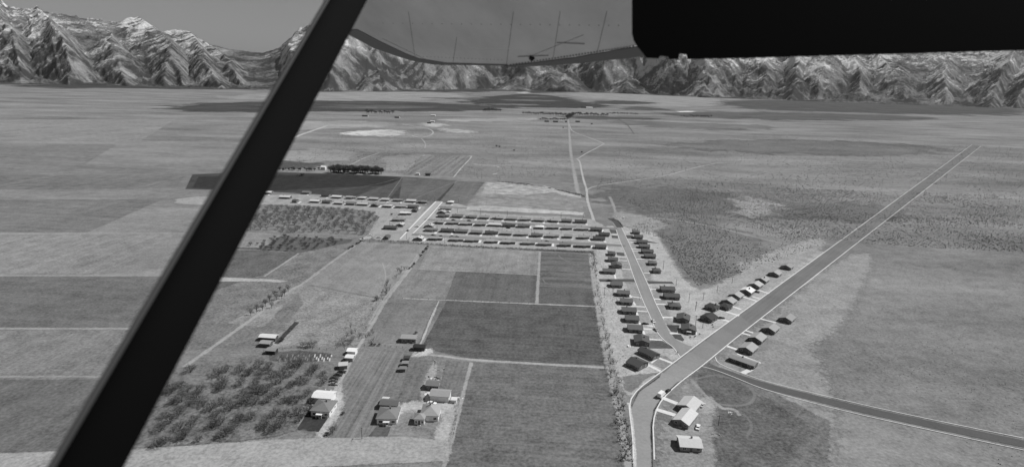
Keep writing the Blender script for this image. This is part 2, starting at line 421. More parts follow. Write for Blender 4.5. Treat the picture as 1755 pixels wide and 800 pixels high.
track([(660, 345), (690, 303)], 118, 1.6); track([(700, 345), (785, 309)], 122, 1.6); track([(560, 328), (640, 318), (688, 304)], 110, 1.4)
track([(300, 298), (452, 295), (560, 297), (690, 303), (790, 308)], 118, 2.0)

# ------------------------------------------------------------------ residential ground
def lot(poly, tone, f=1.5, **k):
    k.setdefault('big', .10); k.setdefault('fine', .22); k.setdefault('bigscale', .06); k.setdefault('ragged', 1.1)
    k.setdefault('ragscale', .25)
    px = k.pop('px', True)
    return sheet('bare_lot', rounded(poly, 1), fm(tone, **k), f * 3, px=px)
lot([(300, 338), (452, 334), (540, 333), (735, 346), (720, 375), (700, 414), (622, 410), (655, 364), (560, 355), (452, 350), (300, 352)], 158, 3)
lot([(735, 346), (800, 350), (797, 361), (860, 368), (1005, 372), (1040, 388), (1075, 422), (1015, 431), (930, 428), (730, 418), (690, 414)], 162, 2)
lot([(1030, 388), (1075, 385), (1120, 390), (1150, 440), (1166, 470), (1180, 485), (1205, 500), (1260, 470), (1316, 455), (1420, 420), (1420, 470), (1316, 520), (1200, 600), (1165, 612), (1120, 650), (1080, 690), (1052, 640), (1030, 540), (1014, 440)], 174, 3, ragged=1.3)
lot([(1360, 515), (1316, 545), (1200, 632), (1140, 690), (1122, 760), (1122, 830), (1420, 830), (1440, 700), (1400, 600)], 144, 5, ragged=1.8)
lot([(1040, 360), (1120, 372), (1150, 388), (1110, 400), (1060, 386)], 150, 4, ragged=1.8)
rd = Vector((math.cos(R_(HWY)), math.sin(R_(HWY)))); rn = Vector((-rd.y, rd.x)); r0 = G(1300, 520).xy
lot([tuple(r0 + rd * a + rn * b) for a, b in ((-20, 4), (230, 4), (260, 26), (130, 46), (60, 38), (-20, 34))], 158, 4, ragged=1.7, px=False)
lot([tuple(r0 + rd * a - rn * b) for a, b in ((-60, 14), (210, 14), (230, 40), (0, 60), (-60, 50))], 150, 4, ragged=1.7, px=False)
for poly in ([(1058, 430), (1073, 440), (1085, 476), (1103, 520), (1119, 560), (1100, 560), (1086, 520), (1069, 480)], [(1079, 412), (1098, 412), (1112, 442), (1119, 478), (1109, 484), (1097, 460)], [(1115, 492), (1132, 492), (1144, 528), (1156, 556), (1145, 562), (1124, 518)], [(1106, 572), (1124, 570), (1135, 582), (1112, 583)]):
    lot(poly, 150, 1.2)
# darker dug and grassed plots
def lawn(poly, tone=92, f=.4, **k):
    k.setdefault('big', .1); k.setdefault('fine', .2); k.setdefault('ragged', .5)
    return sheet('lawn', poly, fm(tone, bigscale=.08, **k), f)
lawn([(1112, 584), (1134, 583), (1156, 597), (1112, 597), (1105, 590)], 94)
lawn([(1142, 556.5), (1165, 557), (1160, 570), (1150, 568)], 82)
lawn([(1151, 573), (1166, 572), (1173, 582), (1170, 584.5), (1157, 580)], 90)
lawn([(1056, 432), (1069, 433), (1071, 438.5), (1058, 437.5)], 92)
lawn([(1072, 403), (1084, 403), (1088, 408.5), (1075, 408.5)], 92)
lawn([(1076, 412), (1110, 413), (1130, 417), (1092, 415)], 80)
lawn([(1044, 393), (1056, 394), (1057, 400), (1047, 400)], 95)
lawn([(1048, 403), (1059, 404), (1059, 408.5), (1049, 408)], 95)
lawn([(1180, 640), (1215, 622), (1262, 640), (1316, 668), (1420, 720), (1420, 830), (1260, 830), (1235, 735), (1205, 690), (1195, 655)], 116, 3, ragged=1.4, fine=.3, stripe=.1, ang=45)
lawn([(1225, 690), (1316, 680), (1400, 740), (1316, 830), (1230, 830)], 103, 6, ragged=1.9, fine=.35)
lawn([(1195, 640), (1260, 650), (1300, 680), (1290, 694), (1240, 700), (1200, 672)], 104, 2, ragged=1.3, fine=.3)
lawn([(1126, 676), (1160, 660), (1170, 672), (1140, 682)], 130, 1.2)
lawn([(1128, 706), (1152, 712), (1150, 722), (1126, 718)], 118, 1.2)
lawn([(1100, 640), (1128, 638), (1100, 655), (1082, 672), (1070, 668), (1066, 645)], 126, 2, ragged=1.4)
lawn([(1120, 607), (1142, 610), (1160, 625), (1140, 634), (1113, 622)], 140, 1)
lawn([(1252, 585), (1290, 575), (1316, 570), (1316, 600), (1270, 606)], 135, 1.5)
track([(1190, 650), (1230, 640), (1270, 652), (1296, 672), (1290, 690), (1262, 696), (1220, 690)], 122, 1.6, rag=1.2)
track([(1185, 652), (1200, 668), (1214, 682), (1240, 700)], 150, 2.2, rag=1)
track([(1262, 706), (1280, 712), (1290, 730), (1280, 748)], 118, 1.5, rag=.8)
track([(1236, 700), (1260, 700), (1268, 712)], 150, 2, rag=1)
lot([(1200, 672), (1222, 682), (1232, 705), (1215, 715), (1195, 705)], 158, 2, ragged=1.5)

# ------------------------------------------------------------------ roads
ROADM = ground_mat(122, big=.10, fine=.06, stripe=.10, ang=HWY, sscale=.5, feather=True, ragged=.2, bigscale=.04)
STREETM = ground_mat(146, big=.10, fine=.05, stripe=.06, ang=-95, sscale=.5, feather=True, ragged=.25, bigscale=.04)
ASPHALT = ground_mat(92, big=.08, fine=.06, feather=True, ragged=.3)
EDGE = ground_mat(225, big=.06, fine=.08, feather=False)
OILED = ground_mat(132, big=.10, fine=.1, feather=True, ragged=.6)
def sky_px(line):                                      # straight on beyond the picture edge
    a, b = G(*line[-2]).xy, G(*line[-1]).xy
    return [G(*p).xy for p in line] + [b + (b - a).normalized() * 1900]
north = sky_px([(1086, 830), (1085, 752), (1080, 715), (1077, 690), (1092, 667), (1130, 640), (1209, 580), (1279, 530), (1314, 504.5)])
south = sky_px([(1122, 830), (1120.5, 752), (1118.5, 729), (1124, 701.5), (1137, 681), (1166, 654), (1201, 629), (1260, 580), (1315, 537)])
def between(name, A, B, mat, n=4):
    a = smooth([Vector(p) for p in A], 3); b = smooth([Vector(p) for p in B], 3)
    def res(l, k=260):
        d = [0]
        for p, q in zip(l, l[1:]): d.append(d[-1] + (q - p).length)
        o = []
        for i in range(k):
            t = d[-1] * i / (k - 1); j = 0
            while j < len(l) - 2 and d[j + 1] < t: j += 1
            o.append(l[j].lerp(l[j + 1], (t - d[j]) / max(1e-6, d[j + 1] - d[j])))
        return o
    a, b = res(a), res(b); z = lift()
    vs = [(p.x, p.y, z) for p in a] + [(p.x, p.y, z) for p in b]; k = len(a)
    me = bpy.data.meshes.new(name); me.from_pydata(vs, [], [(i, k + i, k + i + 1, i + 1) for i in range(k - 1)])
    at = me.attributes.new('edge', 'FLOAT', 'POINT'); at.data.foreach_set('value', [1.0] * (2 * k))
    me.materials.append(mat); me.update()
    return struct(link(name, me)), a, b
_, ka, kb = between('road', north, south, ROADM)
def lerp2(a, b, f): return (a[0] + (b[0] - a[0]) * f, a[1] + (b[1] - a[1]) * f)
for tn, f in ((129, .92), (133, .72), (138, .52), (143, .34), (148, .16), (153, .02)):
    n_, m_ = lerp2((1131, 640), (1278, 531), f), lerp2((1168, 653), (1300, 549), f)
    k = (153 - tn) / 24.0
    for _ in range(6): lift()
    sheet('road_surfacing', [(1086.5 - k, 826), (1085.5 - k, 745), (1081.5 - k, 703), (1096 - k, 671.5 - k), (1129, 648 - k), n_, m_, (1160, 654.5 + k), (1132, 681 + k), (1118.5 + k, 704), (1114.5 + k, 728), (1116 + k, 826)], ground_mat(tn, big=.12, fine=.06, feather=True, ragged=.9, ragscale=.05), 1.6)
ribbon('street_centre', [(1052, 385), (1068, 408), (1084, 440), (1100, 485), (1114, 522), (1126, 548)], (3, 3), ground_mat(130, big=.1, fine=.08, feather=True, ragged=1.0), rag=2.4)
# side streets first so that the kerb runs over their mouths
SL = [(1047, 377), (1056, 393), (1062, 413), (1074.6, 439.6), (1086, 476), (1103.5, 520), (1112, 537), (1124, 567), (1136.5, 582.5), (1154.4, 595), (1162.7, 608), (1166, 612)]
SR = [(1060, 377), (1066, 392), (1076, 412), (1090, 444), (1099, 463), (1112, 491), (1123, 519), (1134, 540), (1145, 566), (1155, 580), (1172, 589), (1188, 594)]
_, sa, sb = between('street', [G(*p).xy for p in SL], [G(*p).xy for p in SR], STREETM)
ribbon('asphalt_patch', [(1046, 374), (1056, 380), (1063, 390)], 8, ASPHALT, rag=.5)
ribbon('ditch', [(1049, 377), (1057, 376.5), (1062, 381), (1066, 387), (1077, 389.3)], 1.4, ground_mat(35, feather=True), rag=.4)
ribbon('side_street', [(1027, 480.5), (1060, 480.5), (1088, 480.5)], 7, ASPHALT, sm=0)
ribbon('side_street', [(1110, 484), (1130, 484), (1153, 484.5)], 7, ASPHALT, sm=0)
ribbon('side_street', [(1215, 630), (1240, 637), (1275, 650), (1316, 662), (1420, 688), (1560, 720), (1900, 790)], (8, 7), ground_mat(98, big=.08, fine=.06, feather=True, ragged=.3))
ribbon('tract_street', [(724, 376), (780, 379), (900, 384.5), (1000, 389), (1058, 392)], 8, OILED, sm=1)
ribbon('tract_street', [(700, 401), (742, 404), (820, 408.5), (940, 414), (1040, 419.5), (1072, 421.5)], 8, OILED, sm=1)
ribbon('tract_street', [(540, 345), (640, 349), (735, 353), (800, 357)], 7, OILED, sm=1)
ribbon('tract_street', [(752, 345), (730, 366), (708, 390), (690, 412)], 9, ground_mat(172, big=.06, fine=.06, feather=True, ragged=.3), sm=1)
ribbon('tract_street', [(676, 372), (655, 390), (626, 410)], 8, ground_mat(165, big=.06, fine=.1, feather=True, ragged=.5), sm=1)
ribbon('pavement', [(747, 345.5), (722, 371), (686, 409)], 1.3, EDGE, sm=0, rag=.05)
ribbon('pavement', [(758, 346), (733, 375), (708, 400)], 1.3, EDGE, sm=0, rag=.05)
for nm, l, wd in (('kerb', ka[2:], .6), ('kerb', kb[2:], .6)): ribbon(nm, l, wd, EDGE, px=False, sm=0, height=.13, z=.15)
ribbon('kerb', sa[34:], .5, EDGE, px=False, sm=0, height=.13, z=.15)
ribbon('kerb', sb[28:226], .5, EDGE, px=False, sm=0, height=.13, z=.15)
ribbon('kerb', [(1203, 628), (1226, 634), (1260, 647), (1310, 668), (1420, 698), (1560, 730), (1900, 802)], .45, EDGE, height=.13, z=.15)
ribbon('kerb', [(1226, 612), (1228, 620), (1240, 627), (1275, 641), (1316, 655), (1420, 680), (1560, 712), (1900, 780)], .45, EDGE, height=.13, z=.15)
ribbon('kerb', [(1106, 477), (1112, 481), (1130, 482.3), (1153, 482.5)], .4, EDGE, height=.13, z=.15)
ribbon('kerb', [(1111, 490), (1116, 487), (1130, 486.5), (1153, 487)], .4, EDGE, height=.13, z=.15)
track([(1078, 690), (1082, 720), (1086, 752), (1088, 800)], 200, 1.6, rag=.6)
# ------------------------------------------------------------------ driveways and paths
CONCM = ground_mat(222, big=.05, fine=.08, feather=True, ragged=.15)
def drive(a, b, wd=2.6, name='driveway', mat=None):
    return ribbon(name, [a, b], wd, mat or CONCM, sm=0, rag=.06)
for a, b in [((1055, 439.5), (1073, 441)), ((1060, 446), (1075, 447)), ((1066, 460.5), (1081, 462)), ((1066, 505.5), (1100, 510.5)), ((1081, 524), (1106, 526)),
             ((1090, 532.5), (1110, 534)), ((1097, 556), (1121, 559)), ((1101, 563), (1123, 565)), ((1109, 580.5), (1135, 583)), ((1047, 402), (1058, 403.5)),
             ((1074, 397.5), (1081, 398)), ((1081, 414), (1092, 415)), ((1083, 426.5), (1098, 427)), ((1084, 430), (1101, 431)), ((1090, 443.5), (1104, 444)),
             ((1103, 467.5), (1114, 468)), ((1114, 495), (1131, 496)), ((1121, 512), (1150, 514)), ((1125, 521), (1141, 521.5)), ((1136, 543.5), (1153, 544)),
             ((1148, 571), (1167, 571.5))]:
    drive(a, b, 1.7 if b[0] < 1140 else 2.2)
for a, b, wd in [((1133, 680.5), (1162, 692), 3.0), ((1124, 701), (1160, 712), 3.0), ((1108, 624), (1132, 636), 2.2), ((1127, 612.5), (1152, 622), 2.2), ((1229, 544), (1250, 551), 2.6),
                 ((1234, 531), (1267, 541), 2.6), ((1249, 523), (1270, 530), 2.2), ((1273, 508.5), (1297, 516), 2.2), ((1289, 508), (1302, 512), 1.6), ((1300, 497), (1318, 503), 2.2),
                 ((1246, 593), (1270, 601), 2.6), ((1272, 571), (1292, 576), 2.0), ((1277, 566), (1296, 572), 2.0), ((1303, 546), (1330, 553), 2.0), ((1263, 606), (1304, 622), 1.4), ((1272, 640), (1288, 632), 3.0)]:
    drive(a, b, wd)
for l, wd in [([(1122, 611), (1128, 611.5)], 3.0), ([(1116, 622), (1128, 613)], 1.2), ([(1105, 625), (1112, 628.5)], 2.4)]: ribbon('path', l, wd, CONCM, sm=0, rag=.06)
for a, b in [((1053, 468), (1055, 478)), ((1079, 505), (1082, 510)), ((1085, 517), (1089, 523)), ((1090, 533), (1093, 541)), ((1096, 553), (1098, 557)), ((1102, 566), (1104, 573)), ((1189, 563), (1193, 573))]: drive(a, b, 1.6, 'path')

# yards of the small farms at the bottom
lot([(574, 655), (588, 660), (590, 690), (580, 715), (556, 752), (545, 752), (540, 740), (560, 700)], 176, 1.5)
lot([(688, 690), (702, 690), (690, 720), (668, 752), (655, 752)], 190, 1.2)
lot([(688, 688), (760, 684), (790, 690), (778, 720), (770, 752), (770, 790), (736, 790), (742, 745), (760, 715), (740, 700), (700, 712), (660, 780), (645, 780), (690, 712)], 172, 1.5)
lot([(702, 610), (736, 594), (745, 605), (720, 612)], 190, 1.2, ragged=1.5)
lot([(730, 640), (742, 618), (752, 618), (742, 680), (716, 684)], 160, 1.5)
lot([(725, 676), (736, 670), (740, 684), (730, 690)], 235, .8, ragged=1.5)
lot([(640, 735), (700, 700), (720, 710), (705, 752), (640, 752)], 138, 2)
lot([(700, 734), (745, 736), (738, 790), (660, 790), (668, 752)], 136, 2)
lawn([(647, 729), (670, 731), (664, 748), (632, 747)], 98)
lawn([(533, 690), (540, 712), (562, 716), (546, 740), (508, 736), (524, 712)], 66)
lot([(505, 738), (545, 742), (545, 790), (470, 790), (480, 750)], 130, 2)
sheet('dirt_road', [(-600, 800), (300, 765), (452, 754), (545, 750), (700, 748), (770, 756), (770, 790), (540, 800), (300, 810), (-600, 850)], fm(158, big=.15, fine=.2, ragged=1.0), 1.6)
sheet('orchard_grass', [(250, 640), (452, 606), (560, 612), (575, 630), (560, 668), (530, 690), (505, 738), (452, 745), (200, 760)], fm(120, big=.2, fine=.3, bigscale=.1, ragged=1.2), 2)
sheet('orchard_grass', [(250, 660), (452, 660), (510, 665), (530, 690), (505, 736), (452, 752), (200, 772)], fm(112, big=.3, fine=.4, bigscale=.12, ragged=1.6), 4)
sheet('garden_plot', [(460, 605), (510, 600), (570, 606), (562, 618), (520, 621), (462, 618)], fm(88, big=.15, fine=.3, stripe=.3, ang=80, sscale=1.0), 1.5)

# ------------------------------------------------------------------ mountains
def vnoise(x, y, seed):
    xi = np.floor(x).astype(np.int64); yi = np.floor(y).astype(np.int64); xf = x - xi; yf = y - yi
    u = xf * xf * xf * (xf * (xf * 6 - 15) + 10); v = yf * yf * yf * (yf * (yf * 6 - 15) + 10)
    def h(a, b):
        n = (a * 374761393 + b * 668265263 + seed * 974711) & 0x7fffffff
        n = ((n ^ (n >> 13)) * 1274126177) & 0x7fffffff
        n = n ^ (n >> 16)
        return (n & 0xffff) / 65535.0
    return (h(xi, yi) * (1 - u) + h(xi + 1, yi) * u) * (1 - v) + (h(xi, yi + 1) * (1 - u) + h(xi + 1, yi + 1) * u) * v
def ridged(x, y, seed, octv=6, lac=2.05, gain=.52):
    s = 0; a = 1; tot = 0; wgt = 1
    for o in range(octv):
        n = 1 - np.abs(2 * vnoise(x, y, seed + o) - 1); n = n * n * wgt
        s = s + a * n; tot += a; wgt = np.clip(n * 1.6, 0, 1); a *= gain; x = x * lac + 17.3; y = y * lac + 9.1
    return s / tot
def interp(xs, pts): return np.interp(xs, [p[0] for p in pts], [p[1] for p in pts])
NU, NT = 1150, 250
us = np.linspace(-260, 2020, NU)
foot = [(-260, 141), (0, 143), (300, 150), (540, 158), (700, 156), (800, 153), (900, 156), (1020, 158), (1120, 163), (1200, 167), (1310, 171), (1500, 178), (2020, 196)]
crest = [(-260, -30), (0, -16), (240, 24), (400, 74), (455, 82), (484, 70), (506, 48), (560, 0), (610, -30), (700, -14), (800, -36), (950, -24), (1050, -50), (1180, -34), (1310, -6), (1450, 34), (1600, 50), (2020, 50)]
V = np.zeros((NT, NU, 3))
ts = np.linspace(0, 1, NT) ** 1.15
for j, u in enumerate(us):
    g = G(u, float(interp(u, foot))); r0 = min(g.length, 9500.0); d = Vector((g.x, g.y)).normalized()
    rr = r0 + ts * 6200
    V[:, j, 0] = d.x * rr; V[:, j, 1] = d.y * rr
    cr = ray(u, float(interp(u, crest))); el = cr.z / math.hypot(cr.x, cr.y)
    V[:, j, 2] = HC + el * (r0 + 4600)
Hc = V[:, :, 2].copy()
T = ts[:, None] * np.ones((1, NU)) * 6200
Xw, Yw = V[:, :, 0], V[:, :, 1]
TD = T.copy()
U = us[None, :] * np.ones((NT, 1))
Hv = np.interp(TD, [0, 500, 1500, 3000, 4600, 6200], [0, .015, .14, .42, .82, .9])
wob = 26 * (vnoise(U / 60, TD / 1300, 3) - .5) + 10 * (vnoise(U / 18, TD / 420, 5) - .5)
hgt = Hv.copy(); SC = np.zeros_like(TD); DS = np.zeros_like(TD)
rs = random.Random(23); uk = -330; spurs = []
while uk < 2100:
    spurs.append((uk, rs.uniform(-26, 26), rs.uniform(0, 700), rs.uniform(.72, 1.08), rs.uniform(.46, .66))); uk += rs.uniform(42, 104)
for lo in range(26): spurs.append((rs.uniform(-260, 2020), rs.uniform(-30, 30), rs.uniform(-250, 100), rs.uniform(.30, .5), rs.uniform(.34, .5)))
for k, (u0, ln, t0, hm, sl_) in enumerate(spurs):
    du = (U + wob - u0 - ln * TD / 1000.0) * 9.2
    ds = np.abs(du)
    tt = TD - t0 + 160 * (vnoise(TD / 380, U * 0 + k * 7.3, 9) - .5)
    Hk = hm * np.interp(tt, [0, 350, 900, 2000, 3300, 4600, 6200], [0, .15, .34, .58, .80, 1.0, 1.05])
    sub = ridged(tt / 420 + .55 * ds / 420 + k * 3.1, ds / 1400 + k, 31, 4)
    hk = Hk - (sl_ * ds * (1.12 - .42 * sub)) / Hc
    m = hk > hgt
    hgt = np.where(m, hk, hgt); SC = np.where(m, tt / 130 + .55 * ds / 130 + k * 5.7, SC); DS = np.where(m, ds * np.sign(du), DS)
prof = np.clip(TD / 4600, 0, 1)
det = ridged(U / 16, TD / 260, 41, 5); fine_ = ridged(U / 5, TD / 90, 91, 3)
hgt = hgt + np.minimum(1, prof * 7) * (.035 * (det - .4) + .014 * (fine_ - .4))
hgt = np.maximum(hgt, .002)
mid = np.clip(1 - np.abs(DS) / 420.0, 0, 1)
streak = ridged(SC, np.abs(DS) / 700, 71, 4)
fall = np.clip((TD - 4800) / 1200, 0, 1); hgt *= 1 - .75 * fall ** 2
V[:, :, 2] = hgt * Hc * 1.02 - 2
V[0, :, 2] = -6
verts = V.reshape(-1, 3)
idx = np.arange(NT * NU).reshape(NT, NU)
faces = np.stack([idx[:-1, :-1], idx[:-1, 1:], idx[1:, 1:], idx[1:, :-1]], -1).reshape(-1, 4)
me = bpy.data.meshes.new('mountains')
me.vertices.add(len(verts)); me.vertices.foreach_set('co', verts.astype(np.float32).ravel())
me.loops.add(faces.size); me.loops.foreach_set('vertex_index', faces.astype(np.int32).ravel())
me.polygons.add(len(faces)); me.polygons.foreach_set('loop_start', np.arange(0, faces.size, 4, dtype=np.int32)); me.polygons.foreach_set('loop_total', np.full(len(faces), 4, np.int32))
me.update(); me.validate()
mm = bpy.data.materials.new('mountain_rock'); mm.use_nodes = True; nt = mm.node_tree; nt.nodes.clear()
out = node(nt, 'ShaderNodeOutputMaterial'); dif = node(nt, 'ShaderNodeBsdfDiffuse'); geo = node(nt, 'ShaderNodeNewGeometry')
pos = geo.outputs['Position']
sp = node(nt, 'ShaderNodeSeparateXYZ'); nt.links.new(pos, sp.inputs[0])
sn = node(nt, 'ShaderNodeSeparateXYZ'); nt.links.new(geo.outputs['Normal'], sn.inputs[0])
me.attributes.new('ridge', 'FLOAT', 'POINT').data.foreach_set('value', mid.astype(np.float32).ravel())
me.attributes.new('streak', 'FLOAT', 'POINT').data.foreach_set('value', streak.astype(np.float32).ravel())
ar = node(nt, 'ShaderNodeAttribute', attribute_name='ridge').outputs['Fac']
as_ = node(nt, 'ShaderNodeAttribute', attribute_name='streak').outputs['Fac']
n1 = noise(nt, pos, .0022, 5, .6); n2 = noise(nt, pos, .012, 6, .75); n3 = noise(nt, pos, .05, 4, .8)
def lin(x, a, b): return mathn(nt, 'MULTIPLY_ADD', x, a, b)
rock = mathn(nt, 'ADD', lin(n1, .8, -.30), mathn(nt, 'ADD', lin(n2, .55, -.27), lin(n3, .50, -.25)))
rock = mathn(nt, 'ADD', rock, mathn(nt, 'ADD', lin(ar, .07, .03), lin(as_, .24, -.06)))
rock = mathn(nt, 'ADD', rock, mathn(nt, 'MINIMUM', lin(sp.outputs[2], 1 / 6000.0, -.09), .03))
rock = mathn(nt, 'MINIMUM', mathn(nt, 'MAXIMUM', mathn(nt, 'MULTIPLY', rock, .74), .042), .25)
# snow: more with height, in streaks down the slopes, thinner where the slope faces the sun
sf = mathn(nt, 'ADD', lin(sp.outputs[2], 1 / 900.0, -.62), lin(n1, 2.4, -1.2))
sf = mathn(nt, 'ADD', sf, mathn(nt, 'ADD', lin(as_, .7, -.28), lin(n3, 2.2, -1.1)))
sf = mathn(nt, 'ADD', sf, mathn(nt, 'ADD', lin(sn.outputs[0], -.7, 0), lin(n2, 2.2, -1.1)))
sf = lin(sf, 2.6, -.2)
sf = mathn(nt, 'MAXIMUM', mathn(nt, 'MINIMUM', sf, 1.0), 0.0)
mx = node(nt, 'ShaderNodeMix', data_type='FLOAT')
nt.links.new(sf, mx.inputs[0]); nt.links.new(rock, mx.inputs[2]); mx.inputs[3].default_value = .62
nt.links.new(mx.outputs[0], dif.inputs[0]); nt.links.new(dif.outputs[0], out.inputs[0])
me.materials.append(mm)
struct(link('mountains', me))

# ------------------------------------------------------------------ houses
def wallpaint(t): return paint(t, .08, 1.2, .85, .2, name='wall_paint')
def roofing(t): return paint(alb(t), .16, .9, .9, .15, name='roof_shingle', courses=3.0)
def window(mb_parent, name, cx, z, wd, ht, y, face, near):
    """a framed window on a wall; FACE 0 front (-y), 1 right (+x), 2 left (-x), 3 back"""
    fr = MB(); gl = MB()
    def bx(m, u0, u1, z0, z1, d0, d1):
        if face == 0: m.box((cx + u0, y - d1, z0), (cx + u1, y - d0, z1))
        elif face == 3: m.box((cx + u0, y + d0, z0), (cx + u1, y + d1, z1))
        elif face == 1: m.box((y + d0, cx + u0, z0), (y + d1, cx + u1, z1))
        else: m.box((y - d1, cx + u0, z0), (y - d0, cx + u1, z1))
    h = wd / 2; t = .1
    bx(fr, -h - t, h + t, z - t, z, .003, .07); bx(fr, -h - t, h + t, z + ht, z + ht + t, .003, .07)
    bx(fr, -h - t, -h, z, z + ht, .003, .07); bx(fr, h, h + t, z, z + ht, .003, .07)
    if near: bx(fr, -.03, .03, z, z + ht, .003, .06)
    w_ = fr.build('window', TRIM, mb_parent)
    bx(gl, -h + .004, h - .004, z + .004, z + ht - .004, .005, .03)
    gl.build('pane', GLASS, w_)
def roof_mesh(kind, w, d, h, rise, ov=.5, th=.2):
    m = MB()
    if kind == 'x' or kind == 'y':
        L, D = (w, d) if kind == 'x' else (d, w)
        a, b = L / 2 + ov, D / 2 + ov
        drop = rise * ov / (D / 2)
        prof = [(-b, h - drop), (0, h + rise), (b, h - drop), (b, h - drop + th), (0, h + rise + th), (-b, h - drop + th)]
        if kind == 'x': pts = [(-a, y, z) for y, z in prof]; dv = (2 * a, 0, 0)
        else: pts = [(y, -a, z) for y, z in prof]; dv = (0, 2 * a, 0)
        n = len(pts); A = [Vector(p) for p in pts]; B = [p + Vector(dv) for p in A]
        fs = [(i, (i + 1) % n, n + (i + 1) % n, n + i) for i in range(n)] + [(0, 1, 4, 5), (1, 2, 3, 4), (n, n + 5, n + 4, n + 1), (n + 1, n + 4, n + 3, n + 2)]
        m.add(A + B, fs)
    else:
        a, b = w / 2 + ov, d / 2 + ov; drop = .12
        z0 = h - drop; z1 = z0 + th
        if w >= d: r = [(-a + b, 0, z1 + rise), (a - b, 0, z1 + rise)]
        else: r = [(0, -b + a, z1 + rise), (0, b - a, z1 + rise)]
        vs = [(-a, -b, z0), (a, -b, z0), (a, b, z0), (-a, b, z0), (-a, -b, z1), (a, -b, z1), (a, b, z1), (-a, b, z1)] + r
        fs = [(3, 2, 1, 0), (0, 1, 5, 4), (1, 2, 6, 5), (2, 3, 7, 6), (3, 0, 4, 7)]
        if w >= d: fs += [(4, 5, 9, 8), (5, 6, 9), (6, 7, 8, 9), (7, 4, 8)]
        else: fs += [(4, 5, 8), (5, 6, 9, 8), (6, 7, 9), (7, 4, 8, 9)]
        m.add(vs, fs)
    return m
def wall_mesh(kind, w, d, h, rise):
    m = MB(); a, b = w / 2, d / 2
    if kind == 'x': m.prism([(-a, -b, 0), (-a, b, 0), (-a, b, h), (-a, 0, h + rise - .03), (-a, -b, h)][::-1], (w, 0, 0))
    elif kind == 'y': m.prism([(-a, -b, 0), (a, -b, 0), (a, -b, h), (0, -b, h + rise - .03), (-a, -b, h)][::-1], (0, d, 0))
    else: m.box((-a, -b, 0), (a, b, h))
    return m
def house(cx, cy, w, d, ang, kind, roof, wall, label, group, px=True, h=2.6, rise=None, garage=None, chim=True, near=False, door=0, porch=False, cat='house', name='house', wins=True):
    """CX, CY: where the middle of the front wall meets the ground in the photo; W, D metres; ANG degrees"""
    C = G(cx, cy).xy if px else Vector((cx, cy))
    if w < 0: w = -w / ppm(C) / max(.5, abs(math.cos(R_(ang))))   # given in photo pixels
    f = Vector((math.cos(R_(ang)), math.sin(R_(ang)))); bk = Vector((-f.y, f.x))
    P = C + bk * d / 2
    rise = rise if rise is not None else {'x': d * .17, 'y': w * .17, 'h': min(w, d) * .19}[kind]
    t = thing(name, label, cat, (P.x, P.y, 0), R_(ang), group)
    wm, rm = wallpaint(wall), roofing(roof)
    gw = 0
    mw, off = w, 0.0
    if garage:
        gw = min(w * .36, 4.6); mw = w - gw; off = gw / 2 if garage == 'L' else -gw / 2
    m = wall_mesh(kind, mw, d, h, rise)
    wl = m.build('wall', wm, t, (off, 0, 0))
    r = roof_mesh(kind, mw, d, h, rise).build('roof', rm, t, (off, 0, 0))
    if garage:
        s = -1 if garage == 'L' else 1
        gx = s * (w / 2 - gw / 2)
        g = wall_mesh('x', gw - .01, d * .72, h * .9, d * .72 * .16).build('garage', wm, t, (gx, d * .10, 0))
        roof_mesh('x', gw - .35, d * .72, h * .9, d * .72 * .16, .42).build('garage_roof', rm, t, (gx + s * .35, d * .10, .02))
        gd = MB(); yy = -d * .72 / 2
        gd.box((-gw * .36, yy - .06, .02), (gw * .36, yy - .003, 2.1)); gd.build('garage_door', paint(min(.6, wall * 1.5), .05, 2, .7, name='garage_door'), g)
    if chim:
        c = MB(); zz = h + rise * .55
        c.box((-.35, -.35, zz), (.35, .35, h + rise + .75)); c.box((-.42, -.42, h + rise + .75), (.42, .42, h + rise + .9))
        if kind == 'y': cl = (mw * .16, random.uniform(-.2, .25) * d, 0)
        else: cl = (random.uniform(-.25, .25) * mw, d * .1, 0)
        c.build('chimney', paint(.16, .2, 5, .9, name='brick_chimney'), r, cl)
    if wins:
        dr = MB(); dx = mw * door
        dr.box((dx - .48, -d / 2 - .06, .25), (dx + .48, -d / 2 - .003, 2.25)); dr.build('door', paint(.12, .1, 2, .5, name='door_paint'), t, (off, 0, 0))
        stp = MB(); stp.box((dx - .8, -d / 2 - 1.1, .003), (dx + .8, -d / 2 - .065, .24)); stp.build('step', CONC, t, (off, 0, 0))
        for q in (-.32, .32): window(wl, 'window', q * mw, 1.0, min(1.9, mw * .16), 1.1, -d / 2, 0, near)
        if not garage == 'R':
            for q in (-.22, .24): window(wl, 'window', q * d, 1.1, 1.2, .95, mw / 2, 1, near)
        if not garage == 'L':
            window(wl, 'window', .1 * d, 1.1, 1.2, .95, -mw / 2, 2, near)
    if porch:
        p = MB(); p.box((-1.5, -d / 2 - 2.0, 2.25), (1.5, -d / 2 - .35, 2.38)); po = p.build('porch_roof', TRIM, t, (off + mw * door, 0, 0))
        for q in (-1.35, 1.35):
            k = MB(); k.box((q - .07, -d / 2 - 1.9, .25), (q + .07, -d / 2 - 1.76, 2.245)); k.build('porch_post', TRIM, po)
    return t
ORD = 'first second third fourth fifth sixth seventh eighth ninth tenth eleventh twelfth thirteenth fourteenth fifteenth'.split()
def tone_word(t): return 'white' if t > 195 else 'pale' if t > 138 else 'grey' if t > 98 else 'dark'
KINDW = {'x': 'gabled', 'y': 'gable-fronted', 'h': 'hipped'}
